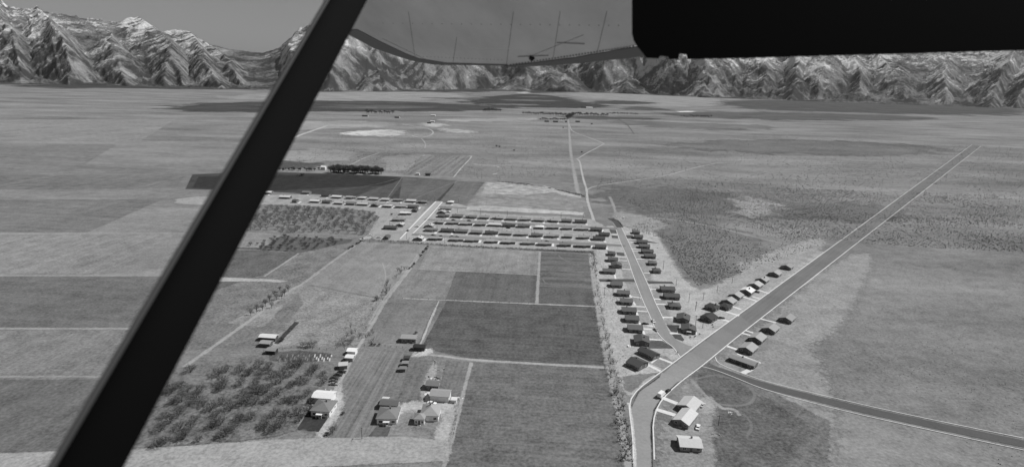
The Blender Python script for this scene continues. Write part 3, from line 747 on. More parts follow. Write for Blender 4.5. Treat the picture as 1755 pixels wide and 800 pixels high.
def row(items, where, order, group, ang=ROW, d=7.6, wall=.13, near=False, drives=None):
    for i, it in enumerate(items):
        x0, x1, y, tone, kind, gar = (list(it) + [None] * 6)[:6]
        kind = kind or 'x'
        lab = f"{tone_word(tone)} {KINDW[kind]} house{' with side garage' if gar else ''}, {ORD[i]} {order} {where}"
        house((x0 + x1) / 2 + .4, y, -(x1 - x0 - 2.2), d if kind != 'y' else d + 1, ang + random.uniform(-1.2, 1.2), kind, tone + random.uniform(-6, 6), wall * random.uniform(.6, 1.5), lab, group, garage=gar, near=near, chim=random.random() < .7)
        if drives == 'front':
            a = G(x1 - 2, y - .2); b = a + Vector((.5, -7.5, 0)); ribbon('driveway', [a.xy, b.xy], 2.6, CONCM if random.random() < .7 else fm(180), px=False, sm=0, rag=.1)
        elif drives == 'side':
            a = G(x1 + 1.5, y + .4); b = a + Vector((.5, 10, 0)); ribbon('driveway', [a.xy, b.xy], 2.6, CONCM if random.random() < .55 else fm(180), px=False, sm=0, rag=.1)
row([(452, 465, 333, 215, 'x'), (477, 497, 341, 210, 'x'), (516, 531, 333, 120, 'x'), (549, 564, 338, 75, 'x'), (567, 585, 340.5, 205, 'x'), (591, 609, 341.5, 150, 'x', 'R'), (611, 626, 342.5, 195, 'h'), (631, 648, 344, 170, 'x'), (652, 667, 345.3, 195, 'x'), (672, 690, 346.2, 140, 'x', 'R'), (695, 713, 347.5, 200, 'x'), (714, 732, 349, 130, 'x', 'L'), (765, 777, 349.8, 215, 'h')],
    'below the dark field', 'from the west', 'houses in the row under the dark field', drives='front')
row([(499, 509, 348, 80), (529, 547, 348, 205), (550, 566, 349.3, 88), (571, 587, 351, 180), (591, 608, 352, 125), (610, 630, 353, 190), (634, 648, 355, 120, 'y'), (654, 671, 356.2, 185, 'h'), (676, 695, 357, 165, 'x', 'R'), (697, 716, 357.8, 92)],
    'behind the orchard', 'from the west', 'houses in the row behind the orchard', drives='side')
row([(704, 715, 364, 95, 'y'), (684, 704, 369, 215, 'x', 'R'), (671, 693, 380, 150, 'x', 'R'), (678, 691, 389, 200, 'y'), (656, 680, 394, 84, 'x'), (656, 666, 411, 92, 'y')],
    'west of the cross street', 'from the top', 'houses west of the cross street')
row([(753, 773, 361, 140, 'x', 'R'), (749, 763, 367, 170, 'y'), (749, 769, 373.5, 110, 'x', 'R'), (773, 793, 374, 120), (796, 817, 375, 130, 'x', 'L'), (820, 838, 376, 150), (842, 863, 377, 155, 'x', 'L'), (866, 886, 378.2, 140), (889, 910, 379.4, 150, 'x', 'R'), (913, 933, 380.6, 145), (936, 957.5, 381.5, 158, 'x', 'L'), (961, 980, 382, 118), (984, 1006, 383.2, 80)],
    'in the topmost tract row', 'from the west', 'houses in the first tract row', drives='front')
row([(727, 742, 391, 180, 'y'), (743, 760, 384.5, 150, 'x', 'L'), (764, 785, 385.5, 140, 'x', 'R'), (787, 809, 387, 150, 'x', 'R'), (813, 832, 388, 140, 'x', 'R'), (836, 858.5, 388.7, 200, 'x'), (860, 883, 389.7, 85, 'x', 'R'), (886, 908, 391, 105, 'x', 'R'), (916, 932, 393, 225, 'h'), (935.5, 958, 393.6, 150, 'x', 'R'), (962, 981, 394.6, 145, 'x', 'R'), (986, 1008.5, 396, 150, 'x', 'R'), (1011, 1032, 397, 82)],
    'in the second tract row', 'from the west', 'houses in the second tract row', drives='side')
row([(727, 749, 397.7, 130, 'x', 'R'), (754, 777, 399, 88), (778, 801.5, 400.2, 120), (805.5, 826, 402, 125), (830, 853, 403, 85, 'x', 'R'), (857, 877, 403.8, 150), (882, 905, 405.3, 155, 'x', 'R'), (909, 930, 407, 110, 'x', 'R'), (935, 958, 408.3, 145, 'x', 'R'), (965, 981, 408.8, 150), (990, 1010.5, 410.5, 150, 'x', 'R'), (1015, 1037, 412.7, 88), (1025, 1045, 405.7, 78)],
    'in the third tract row', 'from the west', 'houses in the third tract row', drives='front')
row([(708, 724, 413, 190, 'y'), (734, 757.5, 412.6, 160, 'x', 'R'), (770, 793, 414.6, 150, 'x', 'R'), (796, 820, 415.8, 150, 'x', 'R'), (832, 853, 417.6, 165, 'x', 'R'), (859, 883, 419, 158, 'x', 'R'), (894, 917, 420.5, 150, 'x', 'R'), (921, 946, 422, 155, 'x', 'R'), (957.5, 979, 423.6, 130, 'x', 'R'), (986, 1013, 425, 140, 'x', 'R'), (1019, 1039, 427.3, 86)],
    'in the bottom tract row', 'from the west', 'houses in the fourth tract row', drives='side')
row([(1041, 1055, 439, 98, 'h'), (1041, 1059, 449.5, 98), (1047, 1066, 460, 98, 'y'), (1032, 1055, 470, 106, 'x'), (1046, 1067, 493.5, 104), (1057, 1079, 508.5, 104), (1062, 1084, 523, 106, 'x'), (1065, 1090.5, 539, 102), (1071, 1095, 553.5, 102), (1075, 1101.5, 570.5, 100)],
    'west of the pale street', 'from the top', 'dark houses west of the pale street', near=True, d=7.8, wall=.12)
row([(1083, 1097, 401.5, 98, 'h'), (1086, 1102, 410, 98), (1091, 1110, 419, 92), (1095, 1114, 426.5, 102), (1099, 1120, 435.5, 94), (1104, 1124, 443.5, 98), (1111, 1126, 455.5, 104, 'h'), (1118, 1133, 469, 96, 'h'), (1132, 1157, 501.5, 94), (1138, 1165, 514, 98, 'x'), (1146, 1167, 530.5, 100, 'h')],
    'east of the pale street', 'from the top', 'dark houses east of the pale street', near=True, d=7.8, wall=.12)
NEARG = None
house(1100, 593, 9.0, 9.5, -8, 'y', 92, .12, 'dark gable-fronted house at the foot of the pale street beside a dark lawn', NEARG, near=True)
house(1170, 553.5, 8.5, 9.5, -18, 'y', 96, .12, 'grey gable-fronted house two doors up from the curved road, east of the pale street', NEARG, near=True)
house(1180, 572, 9.0, 8.5, -14, 'y', 92, .12, 'dark roofed house with pale patio roof at the corner of pale street and road', NEARG, near=True, porch=True)
house(1105.5, 612, 11.5, 6.6, -52, 'x', 82, .14, 'long dark gabled house with pale end wall facing the road bend', NEARG, near=True, rise=1.3)
house(1083.5, 631.5, 8.6, 9.6, -47, 'x', 84, .13, 'broad dark-roofed house nearest the hedge at the road bend', NEARG, near=True)
# along the curved road
for i, (x, y, wd, dp, kind, tone, wl, lab) in enumerate([
        (1216, 532, 8.2, 8.5, 'h', 74, .1, 'dark hipped house behind the poles, second up the road from the street corner'),
        (1209, 551, 8.5, 9, 'y', 72, .1, 'dark gabled house standing nearest the corner on the road\'s upper side'),
        (1240, 531, 6.5, 7.5, 'h', 76, .1, 'small dark hipped house tucked behind the pale roofed row'),
        (1245, 522.5, 8.6, 8.5, 'y', 172, .16, 'pale-roofed house with dark gable, lowest of the pale row up the road'),
        (1257.5, 512.5, 8.6, 8.5, 'y', 178, .16, 'pale-roofed house with dark gable, second of the pale row up the road'),
        (1277, 504.5, 8.6, 9, 'y', 235, .16, 'brightest white-roofed house with a roof vent in the row up the road'),
        (1291.5, 494, 8.6, 9, 'y', 188, .16, 'pale-roofed house just beyond the brightest white roof up the road'),
        (1303, 485, 8.6, 9, 'y', 175, .16, 'farthest pale-roofed house of the row up the road'),
        (1325, 474, 8.6, 9, 'y', 165, .16, 'pale house past the farthest of the row, up the road'),
        (1346, 462, 8.6, 9, 'y', 150, .16, 'grey gabled house near the upper end of the road'),
        (1277, 605.5, 8.0, 10, 'y', 170, .12, 'pale-roofed house with black gable end, next to the long low house'),
        (1293, 587.5, 8.0, 10, 'y', 168, .12, 'pale-roofed house with black gable, second from the side street'),
        (1316, 571, 8.0, 10, 'y', 160, .12, 'pale house beyond the two black gables on the lower side of the road'),
        (1345, 553, 8.0, 10, 'y', 150, .12, 'grey house farthest up the lower side of the road')]):
    house(x, y, wd, dp, HWY - 90 - (4 if i < 3 else 0), kind, tone, wl, lab, 'houses along the curved road', near=True, chim=(i in (0, 5, 7)), rise=wd * .2)
house(1270, 626, 14.5, 6.4, -43, 'x', 150, .1, 'long low pale-roofed house on the corner of the dark side street', None, near=True, rise=.9)
house(1166, 731, 7.4, 12.5, HWY - 85, 'y', 205, .22, 'pale gabled house with parked car behind it, beside the lowest driveway', None, near=True, rise=1.5, chim=False)
house(1175, 706, 8.6, 10.5, HWY - 85, 'y', 200, .26, 'pale gabled house with lean-to front, beside the upper of two wide driveways', None, near=True, rise=1.5, chim=False)
house(1184, 774, 9.5, 8, -4, 'x', 205, .3, 'pale-roofed house cut by the bottom edge beside the lot', None, near=True)
# the farms along the bottom
house(549, 714, 9.2, 9.5, ROW, 'h', 122, .74, 'hipped farmhouse with white side wall on a square dark lawn', None, near=True, h=3.3, rise=2.0, porch=True)
house(551.5, 691, 9.6, 6.5, ROW, 'x', 235, .72, 'white garage with black front opening behind the hipped farmhouse', None, near=True, cat='garage', name='farm_garage', wins=False, chim=False, h=3.2, rise=.9)
house(663, 727, 9.4, 9.5, ROW + 6, 'h', 128, .72, 'hipped farmhouse with rear wing beside the ploughed strip', None, near=True, h=3.2, rise=2.0, porch=True)
house(666, 702, 8.6, 5, ROW, 'x', 105, .3, 'low dark wing roof behind the middle farmhouse', None, near=True, cat='shed', name='farm_shed', chim=False, h=2.8)
house(736, 721.5, 8.4, 9.5, ROW + 4, 'h', 160, .78, 'pale hipped farmhouse main block beside a parked white car', None, near=True, h=3.2, rise=2.4, door=-.3)
house(718.5, 727.5, 4.6, 4.5, ROW + 4, 'h', 160, .78, 'pale hipped front wing of the farmhouse beside the white car', None, near=True, cat='house wing', name='house_wing', h=3.2, rise=1.5, chim=False)
house(753, 688.5, 9.6, 6.5, ROW, 'x', 165, .75, 'pale barn with open black bay behind two parked cars', None, near=True, cat='barn', name='barn', wins=False, chim=False, h=3.4, rise=1.1)
house(740.5, 669, 6.4, 5.4, ROW, 'x', 122, .12, 'dark-fronted shed below the scrap heap beside the field lane', None, near=True, cat='shed', name='farm_shed', chim=False, h=3.0)
house(700, 587.5, 9.0, 5.5, ROW + 3, 'x', 165, .2, 'pale-roofed barn at the lane junction in the middle of the fields', None, cat='barn', name='barn', chim=False, h=3.0)
house(718, 601.5, 6.6, 4.0, ROW, 'x', 60, .06, 'dark open shed with pale rubble around it at the lane junction', None, cat='shed', name='farm_shed', chim=False, wins=False)
for x, y, wd, tn, lab in [(697, 619, 2.8, 75, 'small dark shed, topmost of three on the ploughed strip edge'), (694.5, 628, 3.0, 150, 'pale-roofed little shed between two others on the strip edge'), (690, 637.5, 2.8, 130, 'lowest little shed of three on the strip edge')]:
    house(x, y, wd, 2.6, ROW + 6, 'x', tn, .14, lab, 'little sheds on the strip edge', cat='shed', name='farm_shed', chim=False, wins=False, h=2.2)
house(660, 691, 2.6, 2.4, ROW, 'x', 205, .6, 'tiny white outhouse at the edge of the ploughed strip', None, cat='shed', name='outhouse', chim=False, wins=False, h=2.1)
house(602, 608.5, 4.8, 4.0, ROW, 'x', 250, .75, 'white shed topmost of the sheds along the orchard lane', None, cat='shed', name='farm_shed', chim=False, wins=False)
house(598.5, 619.5, 4.2, 3.6, ROW, 'x', 235, .3, 'white-roofed shed with dark front below the topmost lane shed', None, cat='shed', name='farm_shed', chim=False, wins=False)
house(588.5, 633, 4.2, 4.0, ROW + 18, 'x', 200, .2, 'lowest pale shed turned along the orchard lane', None, cat='shed', name='farm_shed', chim=False, wins=False)
house(458, 584.5, 10, 4.5, ROW, 'x', 225, .1, 'long white-roofed poultry shed beside the ditch', None, cat='shed', name='farm_shed', chim=False, wins=False)
house(454, 595, 6, 4, ROW, 'x', 165, .1, 'short grey-roofed shed in front of the white poultry shed', None, cat='shed', name='farm_shed', chim=False, wins=False)
house(464, 607.5, 5.2, 4, ROW, 'x', 150, .05, 'dark-fronted shed at the garden plot corner', None, cat='shed', name='farm_shed', chim=False, wins=False)
house(778, 690.5, 2.2, 2.2, ROW, 'x', 235, .7, 'small white pump house beside the barn', None, cat='shed', name='outhouse', chim=False, wins=False, h=2.0)
# far farms
house(553.5, 291.5, 7.5, 7, ROW, 'x', 250, .7, 'lone white two-storey farmhouse beside the dark grove', None, h=5.5)
for x, y, wd, tn, lab in [(733, 301.5, 8, 70, 'dark farm shed at the corner of the furrowed plot'), (716, 300.5, 5, 190, 'small pale hut near the furrowed plot'),
                          (625, 200, 22, 70, 'long dark barn on the far plain near the tree line'), (629, 199.7, 9, 240, 'white shed end beside the far long barn'), (680, 202.5, 18, 70, 'dark far farm building alone on the plain'), (683.5, 202.5, 7, 240, 'bright white shed beside the far dark farm building'),
                          (741, 209.5, 16, 235, 'white far house beside bare diggings'), (735, 212, 14, 90, 'dark far house in front of the bare diggings'),
                          (937, 209.3, 18, 70, 'dark barn, western one of the farmstead by the far avenue'), (952, 209.8, 20, 60, 'dark barn, larger one of the farmstead by the far avenue'), (962, 208.5, 14, 230, 'white barn of the farmstead by the far avenue'), (970, 209.3, 8, 70, 'dark little shed where the dirt road meets the farmstead'), (990, 209.5, 18, 80, 'low dark sheds east of the dirt road by the far avenue'),
                          (1004, 185.5, 60, 70, 'long dark far building below the mountains'), (1010, 186, 40, 245, 'long white far building below the mountains'), (850, 152.5, 60, 250, 'white building at the foot of the mountains'), (742, 199, 20, 240, 'white far shed west of the tree line')]:
    house(x, y, wd, max(5, wd * .4), ROW, 'x', tn, .1 if tn < 120 else .7, lab, None, cat='building', name='far_building', chim=False, wins=False, h=3.0 + wd * .06)

# ------------------------------------------------------------------ poles
pole_mesh = MB().tube((0, 0, 0), (0, 0, 1), .16, .11, 6).mesh('post', WOOD)
arm_mesh = MB().box((-1.2, -.07, -.08), (1.2, .07, .08)).mesh('crossarm', WOOD)
ins_mesh = MB().tube((0, 0, 0), (0, 0, .25), .07, .05, 5).mesh('insulator', TRIM)
def pole(x, y, hp, label, rz=0.0, group='utility poles'):
    C = G(x, y); h = max(6.0, min(10.5, hp / ppm(C) / .95))
    t = thing('utility_pole', label, 'utility pole', C, R_(rz), group)
    p = link('post', pole_mesh, t); p.scale = (1, 1, h)
    a = link('crossarm', arm_mesh, t, (0, 0, h - .5)); a.location.y = -.18
    for k in (-1.0, 0.45, 1.0): link('insulator', ins_mesh, a, (k, 0, .085))
    return t
PL = [
 ((596.5, 336, 9), 'pole behind the third pale roof under the dark field'), ((699, 341, 7.5), 'pole between two pale roofs below the dark field'), ((744.5, 345.5, 9), 'pole at the head of the cross street'),
 ((786, 347.5, 7.5), 'pole right of the white hipped house by the mottled field'), ((823.5, 367.5, 10), 'tallest pole on the bright field margin'), ((784, 366, 8), 'pole where the lane meets the first tract row'),
 ((668, 387.5, 10), 'pole above the dark house west of the cross street'), ((637.6, 409.5, 9), 'pole by the white junk at the orchard corner'), ((762, 417.7, 11), 'pole in the bottom tract row between second and third houses'),
 ((697, 410, 9), 'pole at the foot of the cross street'), ((809, 391.5, 9), 'pole between the second and third tract rows, westernmost'), ((749, 392, 7), 'short pole behind the third row\'s first house'),
 ((869.5, 369.5, 7.5), 'pole on the bright field margin above the first tract row, second from the west'), ((961.4, 374.4, 10), 'tall pole on the field margin above the first row\'s twelfth house'), ((999.5, 373.7, 7), 'pole at the east end of the field margin'),
 ((911, 397, 9), 'pole beside the white hipped house in the second row'), ((961.4, 400.5, 8), 'pole behind the second row\'s eleventh house'), ((860.6, 394, 7), 'pole behind the second row\'s seventh house'), ((955.5, 430, 9), 'pole on the fence line north of the striped field'),
 ((1013, 409, 9), 'pole near the dark houses at the east end of the third row'), ((1108.6, 401, 9), 'pole behind the topmost houses east of the pale street'), ((1104.5, 392, 7), 'pole on the bare loop of ground beyond the street end'),
 ((1136.5, 461.6, 15), 'tall pole behind the hipped house east of the pale street'), ((1158.6, 490, 12), 'pole at the end of the eastern side street'), ((1180.5, 517.5, 16), 'tall pole right of the house with a lean-to, casting a long shadow'),
 ((1191.6, 533, 16), 'pole with crossarm standing on the bare lot left of the dark hipped house'), ((1191.8, 557.8, 18), 'pole beside the grey gable-fronted house, near the corner'), ((1204, 562, 20), 'pole in front of the dark gabled house on the road\'s upper side'),
 ((1192.5, 529, 12), 'pole at the edge of the scrub behind the bare lots'), ((1205, 514, 11), 'pole at the scrub edge, lowest of the line up the road'), ((1228.7, 501.5, 12), 'pole at the scrub edge, middle of the line up the road'), ((1254.5, 485.5, 12), 'pole at the scrub edge, highest of the line up the road'),
 ((1050, 506, 11), 'pole in the back yards west of the pale street'), ((1035.5, 506, 14), 'pole beside the hedge at the side street'), ((1231, 729, 15), 'clothes-line pole by the pale house near the dark lot'), ((620.5, 752, 21), 'tall pole beside the dirt road at the ploughed strip')]
for (a, lab) in PL: pole(*a, 'utility ' + lab, rz=random.choice([0, 85]) + random.uniform(-6, 6))
# street lamp by the driveway
lt = thing('street_lamp', 'slender street lamp beside a driveway west of the pale street', 'street lamp', G(1096, 514.5))
MB().tube((0, 0, 0), (0, 0, 5.2), .09, .06, 6).build('post', WOOD, lt)
MB().tube((0, 0, 5.2), (1.3, 0, 5.5), .05, .04, 5).box((1.1, -.12, 5.42), (1.6, .12, 5.56)).build('lamp_head', CHROME, lt)

# ------------------------------------------------------------------ trees
def bare_tree(seed, ntw, spread, ht, tw, trunk_h=.3, limbs=5):
    """unit tree about 1 high: trunk with limbs, crown of twigs"""
    r = random.Random(seed); tr = MB(); cr = MB()
    tr.tube((0, 0, 0), (r.uniform(-.02, .02), r.uniform(-.02, .02), trunk_h), .035, .026, 6)
    tips = []
    for k in range(limbs):
        a = 2 * math.pi * (k + r.random() * .6) / limbs; rad = spread * r.uniform(.45, .85); z = r.uniform(.62, .92)
        mid = Vector((math.cos(a) * rad * .5, math.sin(a) * rad * .5, trunk_h + (z - trunk_h) * .55))
        end = Vector((math.cos(a) * rad, math.sin(a) * rad, z))
        tr.tube((0, 0, trunk_h - .03), mid, .022, .014, 4); tr.tube(mid, end, .014, .005, 4)
        tips += [mid.lerp(end, t) for t in (0, .35, .7, 1)]
    tips.append(Vector((0, 0, trunk_h + .1)))
    z0 = trunk_h + .06; zc = (z0 + 1.0) / 2; hz_ = (1.0 - z0) / 2
    for k in range(ntw):
        while True:
            q = Vector((r.uniform(-1, 1), r.uniform(-1, 1), r.uniform(-1, 1)))
            if .12 < q.length < 1: break
        lump = .75 + .35 * math.sin(3 * math.atan2(q.y, q.x) + seed) * math.cos(2 * q.z + seed * .7)
        b = Vector((q.x * spread * lump, q.y * spread * lump, zc + q.z * hz_ * lump))
        d = (Vector((q.x, q.y, q.z * .4 + .55)).normalized() + Vector((r.gauss(0, .5), r.gauss(0, .5), r.gauss(0, .4)))).normalized() * r.uniform(.10, .24) * ht
        s = Vector((r.gauss(0, 1), r.gauss(0, 1), r.gauss(0, 1))).normalized() * tw
        cr.add([b - s, b + s, b + d], [(0, 1, 2)])
    return tr, cr
TREES = {}
def tree_kind(key, twig, *args, n=5):
    TREES[key] = []
    for i in range(n):
        tr, cr = bare_tree(hash_(key) + i, *args)
        TREES[key].append((tr.mesh('trunk', BARK), cr.mesh('crown', twig)))
def hash_(s): return sum(ord(c) * (i + 3) for i, c in enumerate(s))
tree_kind('fruit', TWIG, 300, .72, 1.0, .020, .16, 5)
tree_kind('fruitdark', TWIG2, 420, .68, 1.0, .020, .16, 5)
tree_kind('hedge', TWIG, 70, .42, 1.2, .012, .22, 6)
tree_kind('tall', TWIG2, 240, .34, .9, .012, .3, 6)
tree_kind('grove', TWIG2, 420, .45, 1.1, .028, .25, 6)
tree_kind('far', TWIG2, 200, .45, 1.1, .034, .22, 5)
tree_kind('dead', TWIG2, 26, .5, 1.0, .008, .4, 4, n=2)
tree_kind('shrub', TWIG2, 420, .62, 1.0, .035, .1, 6)
def tree(p, h, key, label, cat, group=None, name='bare_tree', wide=1.0):
    t = thing(name, label, cat, (p.x, p.y, 0), random.uniform(0, 6.28), group)
    a, b = random.choice(TREES[key]); sc = (h * wide, h * wide, h)
    o = link('trunk', a, t); o.scale = sc
    o = link('crown', b, t); o.scale = sc
    return t
def inside(x, y, poly):
    c = False; j = len(poly) - 1
    for i in range(len(poly)):
        (xi, yi), (xj, yj) = poly[i], poly[j]
        if (yi > y) != (yj > y) and x < (xj - xi) * (y - yi) / (yj - yi) + xi: c = not c
        j = i
    return c
def orchard(poly, gap, h, key, label, group, keep=.9, jit=.24, name='fruit_tree', wide=1.0, ang=ROW, cap=300):
    P = [tuple(G(*p).xy) for p in poly]
    cx = sum(p[0] for p in P) / len(P); cy = sum(p[1] for p in P) / len(P); n = 0
    f = Vector((math.cos(R_(ang)), math.sin(R_(ang)))); b = Vector((-f.y, f.x))
    for i in range(-60, 61):
        for j in range(-60, 61):
            q = Vector((cx, cy)) + f * i * gap + b * j * gap + Vector((random.gauss(0, jit), random.gauss(0, jit))) * gap
            if inside(q.x, q.y, P) and random.random() < keep and n < cap:
                tree(q, h * random.uniform(.75, 1.2), key, label, 'fruit tree', group, name, wide); n += 1
    return n
n1_ = orchard([(395, 357), (500, 355), (560, 357), (648, 366), (652, 374), (628, 403), (560, 402), (452, 396), (380, 395)], 8.0, 4.9, 'fruit', 'bare fruit tree in the wide orchard below the house row', 'fruit trees of the wide orchard', .86)
n2_ = orchard([(482, 404), (590, 411), (570, 424), (530, 430), (505, 434), (440, 427), (420, 424)], 7.2, 3.4, 'fruitdark', 'dark bare fruit tree crowded in the wedge of orchard below the lane', 'fruit trees of the dark wedge', .85)
n3_ = orchard([(300, 640), (452, 625), (500, 622), (560, 636), (556, 668), (535, 676), (528, 690), (512, 715), (498, 740), (452, 742), (260, 770)], 7.4, 4.6, 'fruitdark', 'bare fruit tree in the shaggy orchard by the hipped farmhouse', 'fruit trees by the hipped farmhouse', .95, .34, wide=1.2)
for x, y, h in [(480, 500, 5), (488, 507, 6), (470, 508, 5), (462, 517, 6), (474, 514, 5.5), (494, 500, 6), (455, 525, 6), (466, 528, 5), (450, 532, 5), (483, 512, 5), (440, 535, 6), (430, 540, 5)]:
    tree(G(x, y), h, 'tall', 'tall bare tree in the clump at the west end of the pasture', 'tree', 'trees in the pasture clump')
for x, y, h in [(519, 594, 3.5), (526, 596, 4), (532, 595, 4), (538, 594, 4.5), (588, 590, 4.5), (600, 590, 4.5), (605, 583, 3.5)]:
    tree(G(x, y), h, 'fruit', 'low bare tree scattered along the foot of the pasture', 'tree', 'trees at the pasture foot')
for x, y, h, lab in [(525, 711, 4.2, 'bare tree at the left edge of the square lawn'), (514, 722, 3.6, 'smaller bare tree below it by the lawn path'), (570, 743, 4.2, 'wide bare tree at the corner of the farm drive'), (534, 692, 4, 'bare tree beside the white garage')]:
    tree(G(x, y), h, 'fruitdark', lab, 'tree')
for x, y, h, lab in [(1074, 737, 5.2, 'dead forked tree with a long shadow beside the road'), (1068, 702, 5.5, 'leafless pole-like tree by the hedge at the road mouth')]:
    tree(G(x, y), h, 'dead', lab, 'dead tree', name='dead_tree')
shr = [(671, 369, 2.6, 'round dark bush at the edge of the orchard'), (484, 584.5, 2.4, 'dark flat bush beside the white poultry shed'), (560, 746, 1.9, 'dark shrubs where the farm drive meets the road'), (588, 710, 1.7, 'small dark conifer beside the farm drive'), (1183, 578.5, 1.1, 'first round bush below the corner house'), (1191, 577.5, 1.1, 'second round bush below the corner house'), (1199, 573, 1.0, 'third bush right of the corner house'), (1221, 557, 1.0, 'grey bush on the bare lot by the road'), (1222, 561, .9, 'lower grey bush on the bare lot by the road'), (637, 591.5, 1.8, 'dark bush at the end of the field fence'), (642, 592, 1.6, 'second dark bush along the field fence'), (650, 592, 1.7, 'third dark bush along the field fence'), (713, 572, 2, 'bush behind the pale-roofed barn'), (856, 253, 5, 'dark bush in the middle of the plain'), (851, 252, 5, 'western of two dark bushes on the plain'), (881, 259, 4, 'low dark thicket on the plain by a track'), (997, 262, 4, 'dark scrub clump inside the triangle of tracks'), (965, 220, 5, 'scrub beside the dirt road by the far farmstead'), (1014, 214, 7, 'lone bush on the far plain east of the road'), (621, 409, 1.2, 'low bush by the white junk')]
for x, y, h, lab in shr: tree(G(x, y), h, 'shrub', 'bushy ' + lab if len(lab.split()) < 4 else lab, 'bush', name='bush', wide=1.1)
# the hedge line of bare trees along the right of the fields
hl = [(1013, 434), (1020, 480), (1026, 520), (1033, 570), (1041, 615), (1049, 650), (1058, 695), (1067, 740), (1076, 790)]
HP = [G(*p).xy for p in hl]
for i in range(84):
    t = random.random() ** .85 * (len(HP) - 1); k = min(int(t), len(HP) - 2); q = HP[k].lerp(HP[k + 1], t - k)
    q = q + Vector((random.gauss(.3, 1.9), random.gauss(0, 1)))
    tree(q, random.uniform(1.8, 4.8), 'hedge', 'thin bare tree in the hedge line beside the big ploughed fields', 'tree', 'trees of the long hedge line')
hl2 = [(618, 412), (700, 416), (760, 421), (850, 426), (930, 429), (1013, 433)]
HP2 = [G(*p).xy for p in hl2]
for i in range(90):
    t = random.random() * (len(HP2) - 1); k = min(int(t), len(HP2) - 2); q = HP2[k].lerp(HP2[k + 1], t - k) + Vector((0, random.gauss(.3, .8)))
    tree(q, random.uniform(.8, 2.0), 'hedge', 'low bare shrub along the back fence of the bottom tract row', 'shrub', 'shrubs along the back fence', name='shrub', wide=1.5)
for i in range(34):
    f = random.random(); a = Vector((704, 452)).lerp(Vector((646, 534)), f); q = G(a.x - random.uniform(2, 16), a.y + random.uniform(-4, 4))
    tree(q, random.uniform(2.2, 4.5), 'hedge', 'thin grey bare tree along the lane at the right side of the pasture', 'tree', 'trees along the pasture lane')
for i in range(22):
    q = G(random.uniform(592, 640), random.uniform(560, 588)); tree(q, random.uniform(2.0, 4.2), 'hedge', 'thin grey bare tree in the bottom corner of the pasture', 'tree', 'trees in the pasture corner')
for i in range(20):
    a = Vector((734, 422)).lerp(Vector((700, 464)), random.random()); q = G(a.x + random.uniform(-2, 2), a.y); tree(q, random.uniform(1.2, 2.4), 'shrub', 'dark low brush along the upper end of the pasture lane', 'bush', 'brush along the upper lane', name='bush')
for i in range(12):
    a = Vector((620, 414)).lerp(Vector((596, 428)), random.random()); q = G(a.x + random.uniform(-1, 2), a.y); tree(q, random.uniform(1.5, 2.6), 'shrub', 'dark brush at the top of the orchard boundary lane', 'bush', 'brush at the orchard boundary', name='bush')
post_mesh = MB().box((-.09, -.09, 0), (.09, .09, 1.25)).mesh('post', WOOD)
def fence(line, gap, label):
    P = [G(*p) for p in line]; t = thing('wire_fence', label, 'fence', P[0]); wr = MB()
    for a, b in zip(P, P[1:]):
        n = max(1, int((b - a).length / gap))
        for i in range(n): link('post', post_mesh, t, a.lerp(b, i / n) - P[0], random.random())
        for z in (.5, .9, 1.2): wr.tube(a - P[0] + Vector((0, 0, z)), b - P[0] + Vector((0, 0, z)), .012, .012, 4)
    o = wr.build('fence_wire', RUBBER, t); o['kind'] = 'stuff'
fence([(752, 515), (734, 552), (718, 592)], 4.0, 'post and wire fence between the grey pasture and the dark ploughed field')
fence([(612, 592), (650, 593), (700, 597)], 3.5, 'post and wire fence across the head of the ploughed strip')
fence([(690, 512), (764, 514), (840, 518), (922, 521)], 6.0, 'post and wire fence along the top of the large dark field')
fence([(625, 411), (700, 415), (760, 420), (850, 425), (930, 428.5), (1012, 432)], 5.0, 'back yard fence behind the bottom tract row')
fence([(797, 362), (900, 367), (1004, 371)], 7.0, 'fence along the bright margin above the topmost tract row')
fence([(452, 603), (500, 596), (560, 599), (606, 598)], 4.0, 'fence between the pasture and the garden plot')
fence([(778, 692), (783, 712), (776, 752)], 3.5, 'yard fence right of the pale barn along the field')
for i in range(30):
    f = i / 29.0; x = 476 + 92 * f; C = G(x, 614 + 4 * math.sin(i * 2.1)); L = random.uniform(2.6, 4.4)
    m = MB(); m.hexa([(-.35, -L / 2, 0), (.35, -L / 2, 0), (.35, L / 2, 0), (-.35, L / 2, 0)], [(-.35, -L / 2, .35), (.35, -L / 2, .6), (.35, L / 2, .6), (-.35, L / 2, .35)])
    tag(m.build('cold_frame', TRIM if i > 19 and random.random() < .8 else paint(.25, .2, 3, .9, name='grey_boards') if random.random() < .6 else WOOD, None, C, R_(14)), 'narrow slanting plank frame in the ranks on the garden plot', 'plank frame', 'plank frames on the garden plot')
# dark grove beside the white farmhouse
for i in range(64):
    x = 566 + 88 * random.random(); y = 293.5 + 3.5 * random.random() + (x - 566) * .03
    tree(G(x, y), random.uniform(9, 13.5), 'grove', 'tall dark leafless tree in the dense grove by the white farmhouse', 'tree', 'trees of the dense grove', name='grove_tree')
for i in range(40):
    x = 430 + 122 * random.random(); y = 291 + 3 * random.random()
    tree(G(x, y), random.uniform(3.5, 6), 'grove', 'low dark tree in the thin belt west of the white farmhouse', 'tree', 'trees in the belt west of the farmhouse', name='grove_tree')
for i in range(9):
    tree(G(500 + 22 * random.random(), 300 + 2.5 * random.random()), random.uniform(2.5, 4), 'shrub', 'dark thicket tree on the dark field edge', 'tree', 'thicket on the dark field edge', name='thicket_tree')
